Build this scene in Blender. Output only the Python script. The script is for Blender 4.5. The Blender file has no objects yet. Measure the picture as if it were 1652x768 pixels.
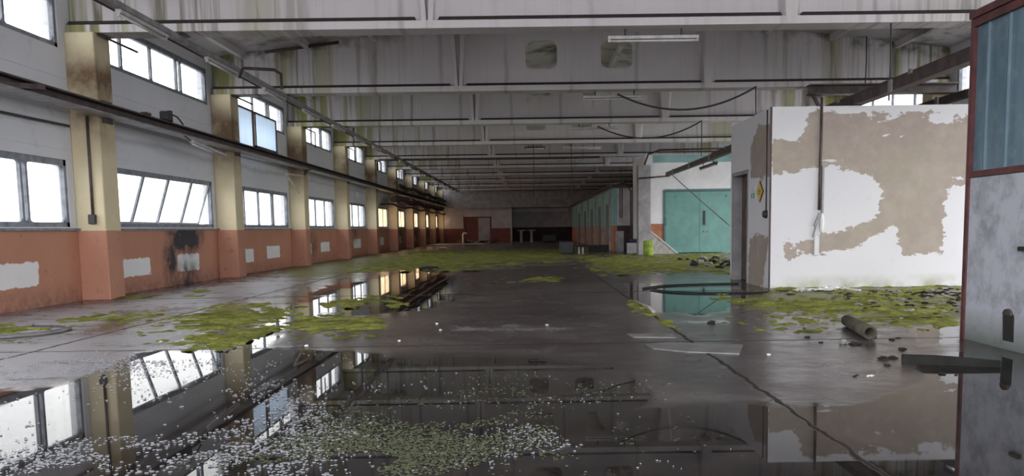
import bpy, bmesh, math, random
import numpy as np
from mathutils import Vector, Matrix, noise as mnoise
random.seed(7)
S = bpy.context.scene
C = S.collection
# ------------------------------------------------------------------ camera
EYE = 1.0241
F_PX, CX, CY = 1362.54, 861.47, 509.39
YAW, PITCH, ROLL = -.0071, .1030, .0148
f = Vector((-math.sin(YAW)*math.cos(PITCH), math.cos(YAW)*math.cos(PITCH), -math.sin(PITCH)))
r0 = f.cross(Vector((0, 0, 1))).normalized(); u0 = r0.cross(f)
r = math.cos(ROLL)*r0 - math.sin(ROLL)*u0; u = math.sin(ROLL)*r0 + math.cos(ROLL)*u0
cam = bpy.data.cameras.new('camera'); co = bpy.data.objects.new('camera', cam); C.objects.link(co)
co.matrix_world = Matrix(((r.x, u.x, -f.x, 0), (r.y, u.y, -f.y, 0), (r.z, u.z, -f.z, EYE), (0, 0, 0, 1)))
cam.sensor_fit = 'HORIZONTAL'; cam.sensor_width = 36; cam.lens = F_PX/1652*36
cam.shift_x = (826-CX)/1652; cam.shift_y = (CY-384)/1652; cam.clip_start = .05; cam.clip_end = 400
S.camera = co
# ------------------------------------------------------------------ light
SKY = 5.2           # overcast sky radiance
S.view_settings.view_transform = 'Standard'; S.view_settings.look = 'None'
S.view_settings.exposure = -0.05; S.view_settings.gamma = 1; S.view_settings.use_curve_mapping = False
S.cycles.diffuse_bounces = 6; S.cycles.max_bounces = 12; S.cycles.transparent_max_bounces = 16
S.cycles.sample_clamp_indirect = 6; S.cycles.caustics_reflective = False; S.cycles.caustics_refractive = False
w = bpy.data.worlds.new('overcast_sky'); S.world = w; w.use_nodes = True
nt = w.node_tree; nt.nodes.clear()
g = nt.nodes.new('ShaderNodeTexCoord'); sx = nt.nodes.new('ShaderNodeSeparateXYZ'); nt.links.new(g.outputs['Generated'], sx.inputs[0])
rz = nt.nodes.new('ShaderNodeMapRange'); rz.inputs[1].default_value = -.06; rz.inputs[2].default_value = .02
rz.inputs[3].default_value = .4; rz.inputs[4].default_value = 1.0; nt.links.new(sx.outputs[2], rz.inputs[0])
ry = nt.nodes.new('ShaderNodeMapRange'); ry.inputs[1].default_value = .2; ry.inputs[2].default_value = -.9
ry.inputs[3].default_value = 1.0; ry.inputs[4].default_value = 1.55; nt.links.new(sx.outputs[1], ry.inputs[0])
mu = nt.nodes.new('ShaderNodeMath'); mu.operation = 'MULTIPLY'; nt.links.new(rz.outputs[0], mu.inputs[0]); nt.links.new(ry.outputs[0], mu.inputs[1])
mv = nt.nodes.new('ShaderNodeMath'); mv.operation = 'MULTIPLY'; nt.links.new(mu.outputs[0], mv.inputs[0]); mv.inputs[1].default_value = SKY
bg = nt.nodes.new('ShaderNodeBackground'); bg.inputs[0].default_value = (.955, .97, 1, 1); nt.links.new(mv.outputs[0], bg.inputs[1])
wo = nt.nodes.new('ShaderNodeOutputWorld'); nt.links.new(bg.outputs[0], wo.inputs[0])

# ------------------------------------------------------------------ material helpers
class N:
    def __init__(s, name):
        s.m = bpy.data.materials.new(name); s.m.use_nodes = True; s.t = s.m.node_tree; s.t.nodes.clear()
        s.o = s.t.nodes.new('ShaderNodeOutputMaterial')
    def n(s, ty, ins=None, **kw):
        x = s.t.nodes.new(ty)
        for k, v in kw.items(): setattr(x, k, v)
        for k, v in (ins or {}).items():
            if hasattr(v, 'is_linked') or isinstance(v, bpy.types.NodeSocket): s.t.links.new(v, x.inputs[k])
            else: x.inputs[k].default_value = v
        return x
    def pos(s): return s.n('ShaderNodeNewGeometry').outputs['Position']
    def xyz(s):
        p = s.n('ShaderNodeSeparateXYZ', {0: s.pos()}); return p.outputs[0], p.outputs[1], p.outputs[2]
    def math(s, op, a, b=0.0, c=None, clamp=False):
        d = {0: a, 1: b}
        if c is not None: d[2] = c
        return s.n('ShaderNodeMath', d, operation=op, use_clamp=clamp).outputs[0]
    def noise(s, scale, detail=4, rough=.55, vec=None, stretch=None, dist=0):
        v = vec if vec is not None else s.pos()
        if stretch: v = s.n('ShaderNodeMapping', {0: v, 3: stretch}).outputs[0]
        return s.n('ShaderNodeTexNoise', {'Vector': v, 'Scale': scale, 'Detail': detail, 'Roughness': rough, 'Distortion': dist}).outputs[0]
    def ramp(s, v, a, b, lo=0.0, hi=1.0): return s.n('ShaderNodeMapRange', {0: v, 1: a, 2: b, 3: lo, 4: hi}).outputs[0]
    def mix(s, fac, a, b):
        x = s.t.nodes.new('ShaderNodeMix'); x.data_type = 'RGBA'
        for i, v in ((0, fac), (6, a), (7, b)):
            if isinstance(v, bpy.types.NodeSocket): s.t.links.new(v, x.inputs[i])
            elif i == 0: x.inputs[0].default_value = v
            else: x.inputs[i].default_value = (*v, 1)
        return x.outputs[2]
    def attr(s, name): return s.n('ShaderNodeAttribute', attribute_name=name).outputs['Fac']
    def bump(s, h, st=.3, d=.02): return s.n('ShaderNodeBump', {'Strength': st, 'Distance': d, 'Height': h}).outputs[0]
    def bsdf(s, col, rough=.7, nrm=None, **kw):
        ins = {'Roughness': rough}
        ins['Base Color'] = (*col, 1) if isinstance(col, tuple) else col
        if nrm is not None: ins['Normal'] = nrm
        ins.update({k.replace('_', ' '): v for k, v in kw.items()})
        b = s.n('ShaderNodeBsdfPrincipled', ins); s.t.links.new(b.outputs[0], s.o.inputs[0]); return s.m

def plain(name, col, rough=.7, var=.3, scale=8, metal=0.0):
    k = N(name); nz = k.noise(scale, 5); dk = tuple(c*(1-var) for c in col); lt = tuple(min(1, c*(1+var*.5)) for c in col)
    return k.bsdf(k.mix(k.ramp(nz, .35, .65), dk, lt), rough, k.bump(nz, .25, .01), Metallic=metal)

M = {}
# cast concrete of the roof beams, whitewashed, streaked by leaks
k = N('stained_whitewashed_concrete'); x, y, z = k.xyz()
base = k.mix(k.noise(1.2, 5), (.60, .565, .585), (.76, .725, .745))
st = k.ramp(k.noise(1, 3, .6, stretch=(5.5, .35, .22)), .54, .64)
st2 = k.ramp(k.noise(1, 2, .5, stretch=(22, .9, .35)), .55, .75)
ax = k.math('ABSOLUTE', k.math('SUBTRACT', x, 1.3))
edge = k.ramp(ax, 3.2, 7.5)
rib = k.math('ABSOLUTE', k.math('SUBTRACT', k.math('FRACT', k.math('DIVIDE', k.math('ADD', x, k.math('MULTIPLY', k.noise(1.5, 2), .12)), 1.47)), .76))
ribm = k.math('MULTIPLY', k.ramp(rib, .045, .012), k.ramp(k.noise(.35, 2), .38, .55))
c1 = k.mix(k.math('MULTIPLY', st, k.ramp(edge, 0, 1, .05, .95)), base, (.17, .16, .10))
c1 = k.mix(k.math('MULTIPLY', st2, k.ramp(edge, 0, 1, .08, .6)), c1, (.30, .28, .24))
c1 = k.mix(k.math('MULTIPLY', ribm, k.ramp(edge, 0, 1, .3, .8)), c1, (.09, .08, .065))
gm = k.math('MULTIPLY', k.math('MULTIPLY', k.ramp(ax, 4.2, 7.6), k.ramp(k.noise(1, 3, .5, stretch=(2.2, .5, .12)), .49, .56)), .9)
c1 = k.mix(gm, c1, k.mix(k.noise(1, 2, .5, stretch=(7, .5, .2)), (.10, .08, .03), (.50, .52, .14)))
top = k.math('MULTIPLY', k.ramp(k.math('SUBTRACT', z, k.math('SUBTRACT', 5.62, k.math('MULTIPLY', ax, .115))), -.02, .16), k.ramp(k.noise(3, 4), .45, .62))
c1 = k.mix(k.math('MULTIPLY', top, k.ramp(edge, 0, 1, .15, .8)), c1, (.07, .065, .045))
M['conc'] = k.bsdf(c1, .8, k.bump(k.noise(20, 5), .2, .01))
k = N('grimy_roof_slab'); nz = k.noise(1.1, 6, .65)
M['roof'] = k.bsdf(k.mix(k.ramp(nz, .50, .70), (.64, .62, .62), (.10, .095, .075)), .85, k.bump(nz, .2, .02))
M['darkstrip'] = plain('matt_black_strip', (.035, .03, .03), .9)
# left wall cladding
k = N('white_painted_cladding'); x, y, z = k.xyz(); nz = k.noise(.9, 5)
band = k.ramp(k.math('ABSOLUTE', k.math('SUBTRACT', z, k.math('ADD', 2.55, k.math('MULTIPLY', k.noise(.6), .25)))), .09, .0)
c1 = k.mix(nz, (.60, .61, .65), (.74, .75, .79)); c1 = k.mix(k.math('MULTIPLY', band, .5), c1, (.30, .31, .34))
c1 = k.mix(k.ramp(k.noise(2, 6, .7), .58, .75, 0, .35), c1, (.25, .25, .26))
M['clad'] = k.bsdf(c1, .6, k.bump(k.noise(14, 4), .15, .01))
k = N('orange_dado_paint'); x, y, z = k.xyz(); pe = k.attr('peel'); so = k.attr('soot')
n3 = k.noise(7, 6, .7); n2 = k.noise(1.4, 5)
c1 = k.mix(n2, (.42, .19, .12), (.54, .26, .175))
c1 = k.mix(k.ramp(k.noise(9, 4, .6), .66, .74, 0, .8), c1, (.10, .05, .045))
c1 = k.mix(k.math('MULTIPLY', k.ramp(z, .35, .0), k.ramp(n3, .35, .65)), c1, (.22, .10, .07))
pm = k.ramp(k.math('ADD', pe, k.math('MULTIPLY', k.math('SUBTRACT', n3, .5), .55)), .48, .52)
c1 = k.mix(pm, c1, k.mix(n2, (.74, .73, .73), (.88, .87, .87)))
sm = k.math('MULTIPLY', so, k.ramp(k.noise(3, 6, .6), .3, .6), clamp=True)
c1 = k.mix(sm, c1, (.03, .027, .032))
M['dado'] = k.bsdf(c1, .65, k.bump(n3, .2, .01))
# pillars
k = N('yellow_over_orange_pillar_paint'); x, y, z = k.xyz()
n2 = k.noise(1.3, 5, .6); n3 = k.noise(6, 5, .65)
up = k.mix(n2, (.56, .46, .28), (.72, .64, .45))
br = k.math('MULTIPLY', k.ramp(z, 2.2, 2.9), k.math('MULTIPLY', k.ramp(z, 4.0, 3.5), k.ramp(k.noise(1.2, 5, .6), .30, .55)))
up = k.mix(k.math('MULTIPLY', br, .95), up, (.13, .065, .03))
up = k.mix(k.ramp(n3, .62, .78, 0, .6), up, (.25, .15, .07))
lo = k.mix(n2, (.40, .185, .12), (.52, .25, .17)); lo = k.mix(k.ramp(n3, .58, .75, 0, .7), lo, (.16, .07, .045))
pz_ = k.ramp(k.math('ADD', z, k.math('MULTIPLY', k.math('SUBTRACT', n3, .5), .03)), 1.085, 1.095)
M['pillar'] = k.bsdf(k.mix(pz_, lo, up), .6, k.bump(n3, .2, .01))
# room plaster
k = N('peeling_plaster'); x, y, z = k.xyz(); ba = k.attr('bare'); n1 = k.noise(2.2, 7, .68); n2 = k.noise(.8, 4); n4 = k.noise(1, 4, .65, stretch=(5, 5, 11))
wt = k.mix(n2, (.66, .66, .70), (.76, .75, .77)); wt = k.mix(k.ramp(k.noise(5, 5), .62, .8, 0, .3), wt, (.5, .48, .46))
bw = k.mix(k.ramp(k.noise(.7, 4, .6), .35, .65), (.35, .285, .26), (.375, .33, .265))
bw = k.mix(k.ramp(k.noise(2.5, 6, .7), .42, .66, 0, .7), bw, (.46, .39, .34))
bm_ = k.ramp(k.math('ADD', k.math('ADD', ba, k.math('MULTIPLY', k.math('SUBTRACT', n1, .5), .9)), k.math('MULTIPLY', k.math('SUBTRACT', n4, .5), .9)), .48, .52)
c1 = k.mix(bm_, wt, bw)
c1 = k.mix(k.math('MULTIPLY', k.ramp(z, .22, .0), k.ramp(k.noise(3, 5), .4, .7)), c1, (.36, .36, .22))
M['plaster'] = k.bsdf(c1, .75, k.bump(k.math('ADD', k.math('MULTIPLY', bm_, -1), k.math('MULTIPLY', k.noise(25), .2)), .35, .01))
# partition
k = N('dirty_white_panel'); x, y, z = k.xyz(); n3 = k.noise(3, 7, .7); n2 = k.noise(.9, 4)
c1 = k.mix(n2, (.50, .54, .62), (.64, .67, .74)); c1 = k.mix(k.ramp(n3, .46, .66, 0, .75), c1, (.24, .25, .28))
c1 = k.mix(k.math('MULTIPLY', k.ramp(k.math('ADD', z, k.math('MULTIPLY', n3, .3)), .45, .15), .8), c1, (.10, .12, .08))
M['panel'] = k.bsdf(c1, .6, k.bump(n3, .2, .01))
k = N('blue_glazed_sheet'); x, y, z = k.xyz(); n3 = k.noise(1, 4, .6, stretch=(4, 5, .4)); n5 = k.noise(9, 5)
c1 = k.mix(k.ramp(n3, .35, .65), (.07, .14, .19), (.17, .27, .34)); c1 = k.mix(k.ramp(n5, .5, .8, 0, .5), c1, (.30, .38, .40))
M['blue'] = k.bsdf(c1, .3, k.bump(n5, .1, .005))
M['redsteel'] = plain('red_brown_steel_frame', (.13, .04, .04), .5, .4)
M['steel'] = plain('rusty_dark_steel', (.075, .05, .05), .55, .5, 6)
M['zinc'] = plain('dull_galvanised_metal', (.28, .27, .28), .45, .35, 5, .3)
M['black'] = plain('black_rubber', (.02, .02, .02), .5)
M['dark'] = plain('dark_cable', (.045, .04, .045), .6)
M['frame'] = plain('grey_window_frame', (.23, .25, .29), .5, .35)
M['lamp'] = plain('white_enamelled_lamp', (.50, .48, .48), .4, .2)
M['tube'] = plain('unlit_white_glass_tube', (.62, .6, .6), .2, .1)
M['brown'] = plain('brown_old_door_paint', (.11, .085, .075), .7, .4, 4)
M['greycon'] = plain('grey_painted_concrete', (.36, .34, .35), .8, .25, 3)
M['whitewall'] = plain('white_painted_wall', (.80, .80, .81), .7, .1, 2)
M['greywall'] = plain('dull_grey_wall', (.52, .48, .49), .8, .2, 2)
M['maroon'] = plain('dark_maroon_dado', (.05, .022, .03), .7, .3, 2)
M['orange'] = plain('orange_wall_paint', (.50, .19, .10), .7, .3, 3)
M['teal'] = plain('green_teal_door_paint', (.15, .33, .29), .55, .14, 2.5)
M['tealpale'] = plain('pale_teal_wall_paint', (.26, .44, .43), .7, .2, 2)
M['tealdark'] = plain('dark_teal_door', (.09, .17, .18), .6, .2, 2)
M['limegreen'] = plain('mossy_lime_green_barrel', (.30, .42, .05), .7, .4, 6)
M['whiteboard'] = plain('white_panel', (.72, .71, .74), .6, .15, 3)
M['paleboard'] = plain('pale_weathered_sheet', (.50, .47, .43), .8, .3, 6)
M['slab'] = plain('grey_wet_board', (.26, .25, .25), .35, .35, 5)
M['rubble'] = plain('dark_wet_rubble', (.035, .03, .026), .9, .5, 12)
M['rubblepale'] = plain('pale_broken_plaster', (.38, .37, .35), .8, .3, 12)
M['wood'] = plain('wet_black_timber', (.018, .019, .016), .95, .5, 7)
M['pipe'] = plain('mossy_concrete_pipe', (.11, .105, .075), .95, .4, 9)
M['yellow'] = plain('yellow_sign', (.80, .55, .06), .5, .2, 9)
M['greensign'] = plain('green_sign_paint', (.02, .36, .20), .5, .1)
M['red'] = plain('red_paint', (.22, .055, .045), .6, .3)
M['blueplastic'] = plain('dark_blue_plastic', (.02, .025, .09), .5, .3)
M['paper'] = plain('torn_white_plastic', (.85, .84, .82), .6, .1)
k = N('film_covered_glass'); nz = k.noise(1, 4, .6, stretch=(3, 7, .5))
tr = k.n('ShaderNodeBsdfTranslucent', {0: k.mix(nz, (.62, .72, .82), (.80, .86, .92))}); df = k.n('ShaderNodeBsdfDiffuse', {0: (.6, .68, .75, 1)})
mx = k.n('ShaderNodeMixShader', {0: .35, 1: tr.outputs[0], 2: df.outputs[0]}); k.t.links.new(mx.outputs[0], k.o.inputs[0]); M['film'] = k.m
k = N('dusty_window_glass'); tr = k.n('ShaderNodeBsdfTransparent', {0: (.88, .88, .87, 1)}); gl = k.n('ShaderNodeBsdfGlossy', {0: (1, 1, 1, 1), 1: .03})
fr = k.n('ShaderNodeFresnel', {0: 1.3}); mx = k.n('ShaderNodeMixShader', {0: k.math('MULTIPLY', fr.outputs[0], .5), 1: tr.outputs[0], 2: gl.outputs[0]})
k.t.links.new(mx.outputs[0], k.o.inputs[0]); M['glass'] = k.m
k = N('grime_caked_window_glass'); nz = k.ramp(k.noise(2.5, 5), .35, .65)
tr = k.n('ShaderNodeBsdfTransparent', {0: (.55, .45, .36, 1)}); df = k.n('ShaderNodeBsdfTranslucent', {0: (.80, .64, .48, 1)})
mx = k.n('ShaderNodeMixShader', {0: k.ramp(nz, 0, 1, .5, .95), 1: tr.outputs[0], 2: df.outputs[0]}); k.t.links.new(mx.outputs[0], k.o.inputs[0]); M['grimyglass'] = k.m
# floor
k = N('wet_concrete_floor'); x, y, z = k.xyz()
pu, mo, pa = k.attr('pud'), k.attr('moss'), k.attr('pale')
n1 = k.noise(.55, 7, .62, dist=.6); n2 = k.noise(3.5, 7, .65); n3 = k.noise(18, 5, .6); n4 = k.noise(.9, 5, .6, stretch=(.5, 1.6, 1))
pm = k.ramp(k.math('ADD', k.math('ADD', pu, k.math('MULTIPLY', k.math('SUBTRACT', n1, .5), .8)), k.math('MULTIPLY', k.math('SUBTRACT', n2, .5), .6)), .42, .62)
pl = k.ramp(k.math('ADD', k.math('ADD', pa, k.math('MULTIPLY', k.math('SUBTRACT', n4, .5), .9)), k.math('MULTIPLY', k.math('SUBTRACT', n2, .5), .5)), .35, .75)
mm = k.ramp(k.math('ADD', k.math('ADD', mo, k.math('MULTIPLY', k.math('SUBTRACT', n4, .5), 1.4)), k.math('MULTIPLY', k.math('SUBTRACT', n2, .5), .9)), .5, .75)
c1 = k.mix(k.ramp(n2, .35, .65), (.048, .038, .038), (.105, .087, .087))
c1 = k.mix(k.ramp(n1, .45, .7), c1, (.17, .145, .145))
c1 = k.mix(pl, c1, k.mix(n2, (.34, .335, .36), (.58, .575, .62)))  # pale floor; at left the windows' sheen is painted into this colour
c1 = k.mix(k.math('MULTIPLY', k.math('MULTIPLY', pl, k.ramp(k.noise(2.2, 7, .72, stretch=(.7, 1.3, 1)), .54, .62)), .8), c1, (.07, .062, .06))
c1 = k.mix(k.ramp(n3, .68, .78, 0, .5), c1, (.25, .24, .23))
c1 = k.mix(k.math('MULTIPLY', mm, .85), c1, k.mix(k.ramp(n2, .35, .65), (.10, .11, .03), (.28, .30, .07)))
def line(v, at, wd):
    return k.ramp(k.math('ABSOLUTE', k.math('SUBTRACT', k.math('ADD', v, k.math('MULTIPLY', k.math('SUBTRACT', n2, .5), .10)), at)), wd, wd*.4)
jl = k.math('MAXIMUM', line(x, 1.45, .022), k.math('MAXIMUM', line(y, 7.45, .025), line(y, 13.4, .06)))
jl = k.math('MAXIMUM', jl, line(x, -4.4, .03))
c1 = k.mix(k.math('MULTIPLY', pm, .85), c1, k.mix(k.ramp(n2, .4, .65), (.006, .006, .006), (.030, .025, .022)))
c1 = k.mix(k.math('MULTIPLY', jl, .85), c1, (.02, .015, .012))
dry = k.math('SUBTRACT', 1.0, k.math('MULTIPLY', pm, k.math('SUBTRACT', 1.0, jl)))
ro = k.math('ADD', k.ramp(n2, .3, .7, .10, .30), k.math('MULTIPLY', k.math('MAXIMUM', k.math('MULTIPLY', pl, .7), mm), .25))
ro = k.math('ADD', ro, k.math('MULTIPLY', jl, .35)); ro = k.math('MULTIPLY', ro, dry); ro = k.math('ADD', ro, k.math('MULTIPLY', k.ramp(k.noise(1.3, 5, .6), .5, .72), .05)); ro = k.math('ADD', ro, .008)
bh = k.math('ADD', n2, k.math('MULTIPLY', n3, .35))
bp = k.n('ShaderNodeBump', {'Strength': k.math('MULTIPLY', dry, .28), 'Distance': .02, 'Height': bh}).outputs[0]
M['floor'] = k.bsdf(c1, ro, bp, IOR=1.33)
k = N('green_moss'); n2 = k.noise(2.5, 6, .7); n3 = k.noise(30, 4)
c1 = k.mix(k.ramp(n2, .35, .65), (.13, .145, .03), (.46, .49, .11)); c1 = k.mix(k.ramp(n3, .45, .7, 0, .6), c1, (.10, .09, .04)); c1 = k.mix(k.ramp(k.noise(6, 5, .7), .55, .72, 0, .7), c1, (.13, .11, .06))
c1 = k.mix(k.ramp(k.noise(1.1, 5, .65, stretch=(.6, 1.5, 1)), .54, .70, 0, .7), c1, (.07, .075, .025))
M['moss'] = k.bsdf(c1, 1.0, k.bump(n3, .8, .02), Specular_IOR_Level=.1)

# ------------------------------------------------------------------ mesh helpers
OFF = {}
class MB:
    def __init__(s): s.v = []; s.f = []; s.sm = []
    def add(s, vs, fs, smooth=False):
        o = len(s.v); s.v += [tuple(p) for p in vs]; s.f += [tuple(i+o for i in q) for q in fs]; s.sm += [smooth]*len(fs); return s
    def box(s, x0, x1, y0, y1, z0, z1, c=0.0):
        if c > 0 and min(x1-x0, y1-y0, z1-z0) > 2.2*c:   # chamfered box
            bm = bmesh.new(); bmesh.ops.create_cube(bm, size=1)
            for q in bm.verts: q.co = Vector(((x0+x1)/2+q.co.x*(x1-x0), (y0+y1)/2+q.co.y*(y1-y0), (z0+z1)/2+q.co.z*(z1-z0)))
            bmesh.ops.bevel(bm, geom=bm.edges[:], offset=c, segments=1, affect='EDGES'); return s.bm(bm)
        v = [(x, y, z) for z in (z0, z1) for y in (y0, y1) for x in (x0, x1)]
        return s.add(v, [(0, 2, 3, 1), (4, 5, 7, 6), (0, 1, 5, 4), (2, 6, 7, 3), (0, 4, 6, 2), (1, 3, 7, 5)])
    def bm(s, bm, smooth=False, mat=None):
        if mat is not None: bmesh.ops.transform(bm, matrix=mat, verts=bm.verts[:])
        bm.verts.index_update(); s.add([v.co[:] for v in bm.verts], [[v.index for v in q.verts] for q in bm.faces], smooth); bm.free(); return s
    def tube(s, pts, rad, n=8, cap=True):
        P = [Vector(p) for p in pts]; rings = []; o = len(s.v); up = None
        for i, p in enumerate(P):
            t = (P[min(i+1, len(P)-1)]-P[max(i-1, 0)]).normalized()
            if up is None: up = t.orthogonal().normalized()
            up = (up - t*up.dot(t)).normalized(); b = t.cross(up); rr = rad[i] if isinstance(rad, (list, tuple)) else rad
            for j in range(n):
                a = 2*math.pi*j/n; s.v.append(tuple(p+(up*math.cos(a)+b*math.sin(a))*rr))
        for i in range(len(P)-1):
            for j in range(n):
                a = o+i*n+j; b2 = o+i*n+(j+1) % n; s.f.append((a, b2, b2+n, a+n)); s.sm.append(True)
        if cap:
            s.f.append(tuple(o+j for j in range(n))[::-1]); s.f.append(tuple(o+(len(P)-1)*n+j for j in range(n))); s.sm += [False]*2
        return s
    def bar(s, a, b, w, h, up=(0, 0, 1)):
        a, b = Vector(a), Vector(b); t = (b-a).normalized(); sd = t.cross(Vector(up)).normalized(); u2 = sd.cross(t)
        v = [p+sd*i*w/2+u2*j*h/2 for p in (a, b) for i, j in ((-1, -1), (1, -1), (1, 1), (-1, 1))]
        return s.add(v, [(3, 2, 1, 0), (4, 5, 6, 7), (0, 1, 5, 4), (1, 2, 6, 5), (2, 3, 7, 6), (3, 0, 4, 7)])
    def prism(s, pts, axis, a0, a1):   # 2D outline extruded along an axis
        n = len(pts)
        mk = {'x': lambda p, a: (a, p[0], p[1]), 'y': lambda p, a: (p[0], a, p[1]), 'z': lambda p, a: (p[0], p[1], a)}[axis]
        v = [mk(p, a0) for p in pts]+[mk(p, a1) for p in pts]
        return s.add(v, [tuple(range(n))[::-1], tuple(range(n, 2*n))]+[(i, (i+1) % n, (i+1) % n+n, i+n) for i in range(n)])
    def build(s, name, mat, parent=None):
        me = bpy.data.meshes.new(name); me.from_pydata(s.v, [], s.f); me.update()
        bm = bmesh.new(); bm.from_mesh(me); bmesh.ops.recalc_face_normals(bm, faces=bm.faces); bm.to_mesh(me); bm.free()
        if any(s.sm) and len(me.polygons) == len(s.sm): me.polygons.foreach_set('use_smooth', s.sm)
        me.materials.append(M[mat]); o = bpy.data.objects.new(name, me); C.objects.link(o)
        if parent is not None:      # parts are modelled in world coordinates, then moved to their thing's origin
            off = Vector(parent.location) if parent.type == 'EMPTY' else Vector(OFF.get(parent.name, (0, 0, 0)))
            me.transform(Matrix.Translation(-off)); OFF[o.name] = tuple(off); o.parent = parent
        return o
def tag(o, label=None, cat=None, group=None, kind=None):
    for a, b in (('label', label), ('category', cat), ('group', group), ('kind', kind)):
        if b: o[a] = b
    return o
def empty(name, loc=(0, 0, 0), label=None, cat=None, group=None, kind=None):
    o = bpy.data.objects.new(name, None); C.objects.link(o); o.location = loc; o.empty_display_size = .1
    return tag(o, label, cat, group, kind)
def local(o):   # build parts in world coordinates, thing's origin at its base
    return o
def struct(o): o['kind'] = 'structure'; return o
def copy_tree(o, delta=(0, 0, 0), parent=None):
    c = o.copy(); C.objects.link(c)
    if parent is None: c.location = Vector(o.location)+Vector(delta)
    else: c.parent = parent
    for ch in [q for q in KIDS.get(o.name, [])]: copy_tree(ch, (0, 0, 0), c)
    return c
class _K(dict):
    pass
KIDS = _K()
_b = MB.build
def build(s, name, mat, parent=None):
    o = _b(s, name, mat, parent)
    if parent is not None: KIDS.setdefault(parent.name, []).append(o)
    return o
MB.build = build
ORD = ['nearest', 'second', 'third', 'fourth', 'fifth', 'sixth', 'seventh', 'eighth', 'ninth', 'tenth', 'eleventh', 'twelfth', 'thirteenth', 'fourteenth', 'fifteenth',
       'sixteenth', 'seventeenth', 'eighteenth', 'nineteenth', 'twentieth', 'twenty-first', 'twenty-second']
def nth(i): return ORD[i]+(' from the camera' if i else ' to the camera')

def sdf(px, py, poly):   # signed distance, positive inside
    d = np.full(px.shape, 1e9); ins = np.zeros(px.shape, bool); n = len(poly)
    for i in range(n):
        x0, y0 = poly[i]; x1, y1 = poly[(i+1) % n]; ex, ey = x1-x0, y1-y0
        t = np.clip(((px-x0)*ex+(py-y0)*ey)/(ex*ex+ey*ey+1e-12), 0, 1)
        d = np.minimum(d, np.hypot(px-x0-t*ex, py-y0-t*ey))
        c = ((y0 > py) != (y1 > py)) & (px < (x1-x0)*(py-y0)/(y1-y0+1e-12)+x0); ins ^= c
    return np.where(ins, d, -d)
def att(me, name, vals):
    a = me.attributes.new(name, 'FLOAT', 'POINT'); a.data.foreach_set('value', np.asarray(vals, dtype=np.float32))

# ------------------------------------------------------------------ key sizes
XL, XR = -7.02, 9.62            # wall planes
PL, PR = -6.57, 9.17            # pillar inner faces
Y0, D = 13.32, 6.0              # near face of the first pillar, bay length
HB, HF = 4.11, 4.26             # beam underside, top of its flange
YE = 73.3                       # far end
YB = -4.7                       # open rear end of the hall
NP = 10
def roofz(x): return 5.93-.118*abs(x-1.3)

# ------------------------------------------------------------------ floor
PUD = [
[(-4.2,3.0),(-3.75,5.3),(-3.2,5.8),(-3.2,6.4),(-3.45,7.4),(-2.9,7.51),(-2.83,8.48),(-2.43,8.64),(-2.34,7.69),(-1.3,6.97),(-0.17,6.85),(0.68,6.2),(0.77,5.03),(0.48,4.39),(0.27,3.0),(-2.28,2.8)],
[(-2.93,8.81),(-2.99,9.64),(-3.55,13.0),(-3.96,16.8),(-3.14,22.49),(-1.01,19.42),(-0.91,14.29),(-1.23,11.0),(-1.86,10.01),(-2.6,10.65),(-2.45,8.69)],
[(1.73,15.82),(3.63,15.01),(3.74,13.04),(2.5,10.0),(1.94,9.45),(1.45,10.17),(1.44,12.29)],
[(0.66,4.77),(1.24,4.81),(1.98,4.84),(2.55,5.28),(2.86,6.13),(3.54,6.87),(3.83,6.9),(3.83,3.0),(0.27,2.8),(0.46,4.25)],
[(1.46,9.52),(2.23,9.21),(2.13,8.63),(1.53,8.71)],
[(3.73,8.14),(4.42,8.59),(3.54,6.87),(3.25,6.97)]]
PALE = [  # outlines of pale floor, those by the left wall holding painted window sheen
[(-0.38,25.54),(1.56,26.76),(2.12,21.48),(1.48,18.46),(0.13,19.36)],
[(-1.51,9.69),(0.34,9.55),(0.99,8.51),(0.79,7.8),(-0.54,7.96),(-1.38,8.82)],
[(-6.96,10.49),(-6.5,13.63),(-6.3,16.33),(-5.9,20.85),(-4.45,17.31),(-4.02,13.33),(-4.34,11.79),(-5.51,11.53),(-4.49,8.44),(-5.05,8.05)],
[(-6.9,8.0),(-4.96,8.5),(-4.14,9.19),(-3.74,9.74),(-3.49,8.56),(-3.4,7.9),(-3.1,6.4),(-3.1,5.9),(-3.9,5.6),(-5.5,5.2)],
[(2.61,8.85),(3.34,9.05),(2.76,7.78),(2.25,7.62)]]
MOSSF = [
[(-8.65,28.12),(-7.17,46.67),(1.91,43.71),(3.17,30.96),(6.63,27.41),(4.45,18.38),(2.09,19.07),(1.6,24.36),(-1.17,22.56),(-3.04,21.79),(-4.1,19.24),(-4.73,17.38)],
[(2.74,12.6),(3.93,13.54),(7.5,13.54),(9,11.0),(6.5,8.59),(3.49,8.28),(3.4,9.04),(2.69,9.14),(2.48,10.23)]]
def persp(X, Y):
    Y = np.maximum(Y, 2.2); return 1362*X/Y, 1395/Y
def fieldof(X, Y, polys, soft):
    ux, uy = persp(X, Y); out = np.full(X.shape, -1e9)
    for q in polys:
        qq = [tuple(float(t) for t in persp(np.array(a), np.array(b))) for a, b in q]
        out = np.maximum(out, sdf(ux, uy, qq))
    return np.clip(.5+out/soft, -.3, 1.3)
xs = np.linspace(XL, XR, 121); ys = [YB]
while ys[-1] < YE: ys.append(ys[-1]+max(.14, .022*max(ys[-1], 0)))
ys[-1] = YE; ys = np.array(ys); GX, GY = np.meshgrid(xs, ys); nx, ny = len(xs), len(ys)
mb = MB(); mb.v = [(float(a), float(b), 0.0) for a, b in zip(GX.ravel(), GY.ravel())]
mb.f = [(j*nx+i, j*nx+i+1, (j+1)*nx+i+1, (j+1)*nx+i) for j in range(ny-1) for i in range(nx-1)]; mb.sm = [False]*len(mb.f)
fl = struct(mb.build('floor', 'floor'))
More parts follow.
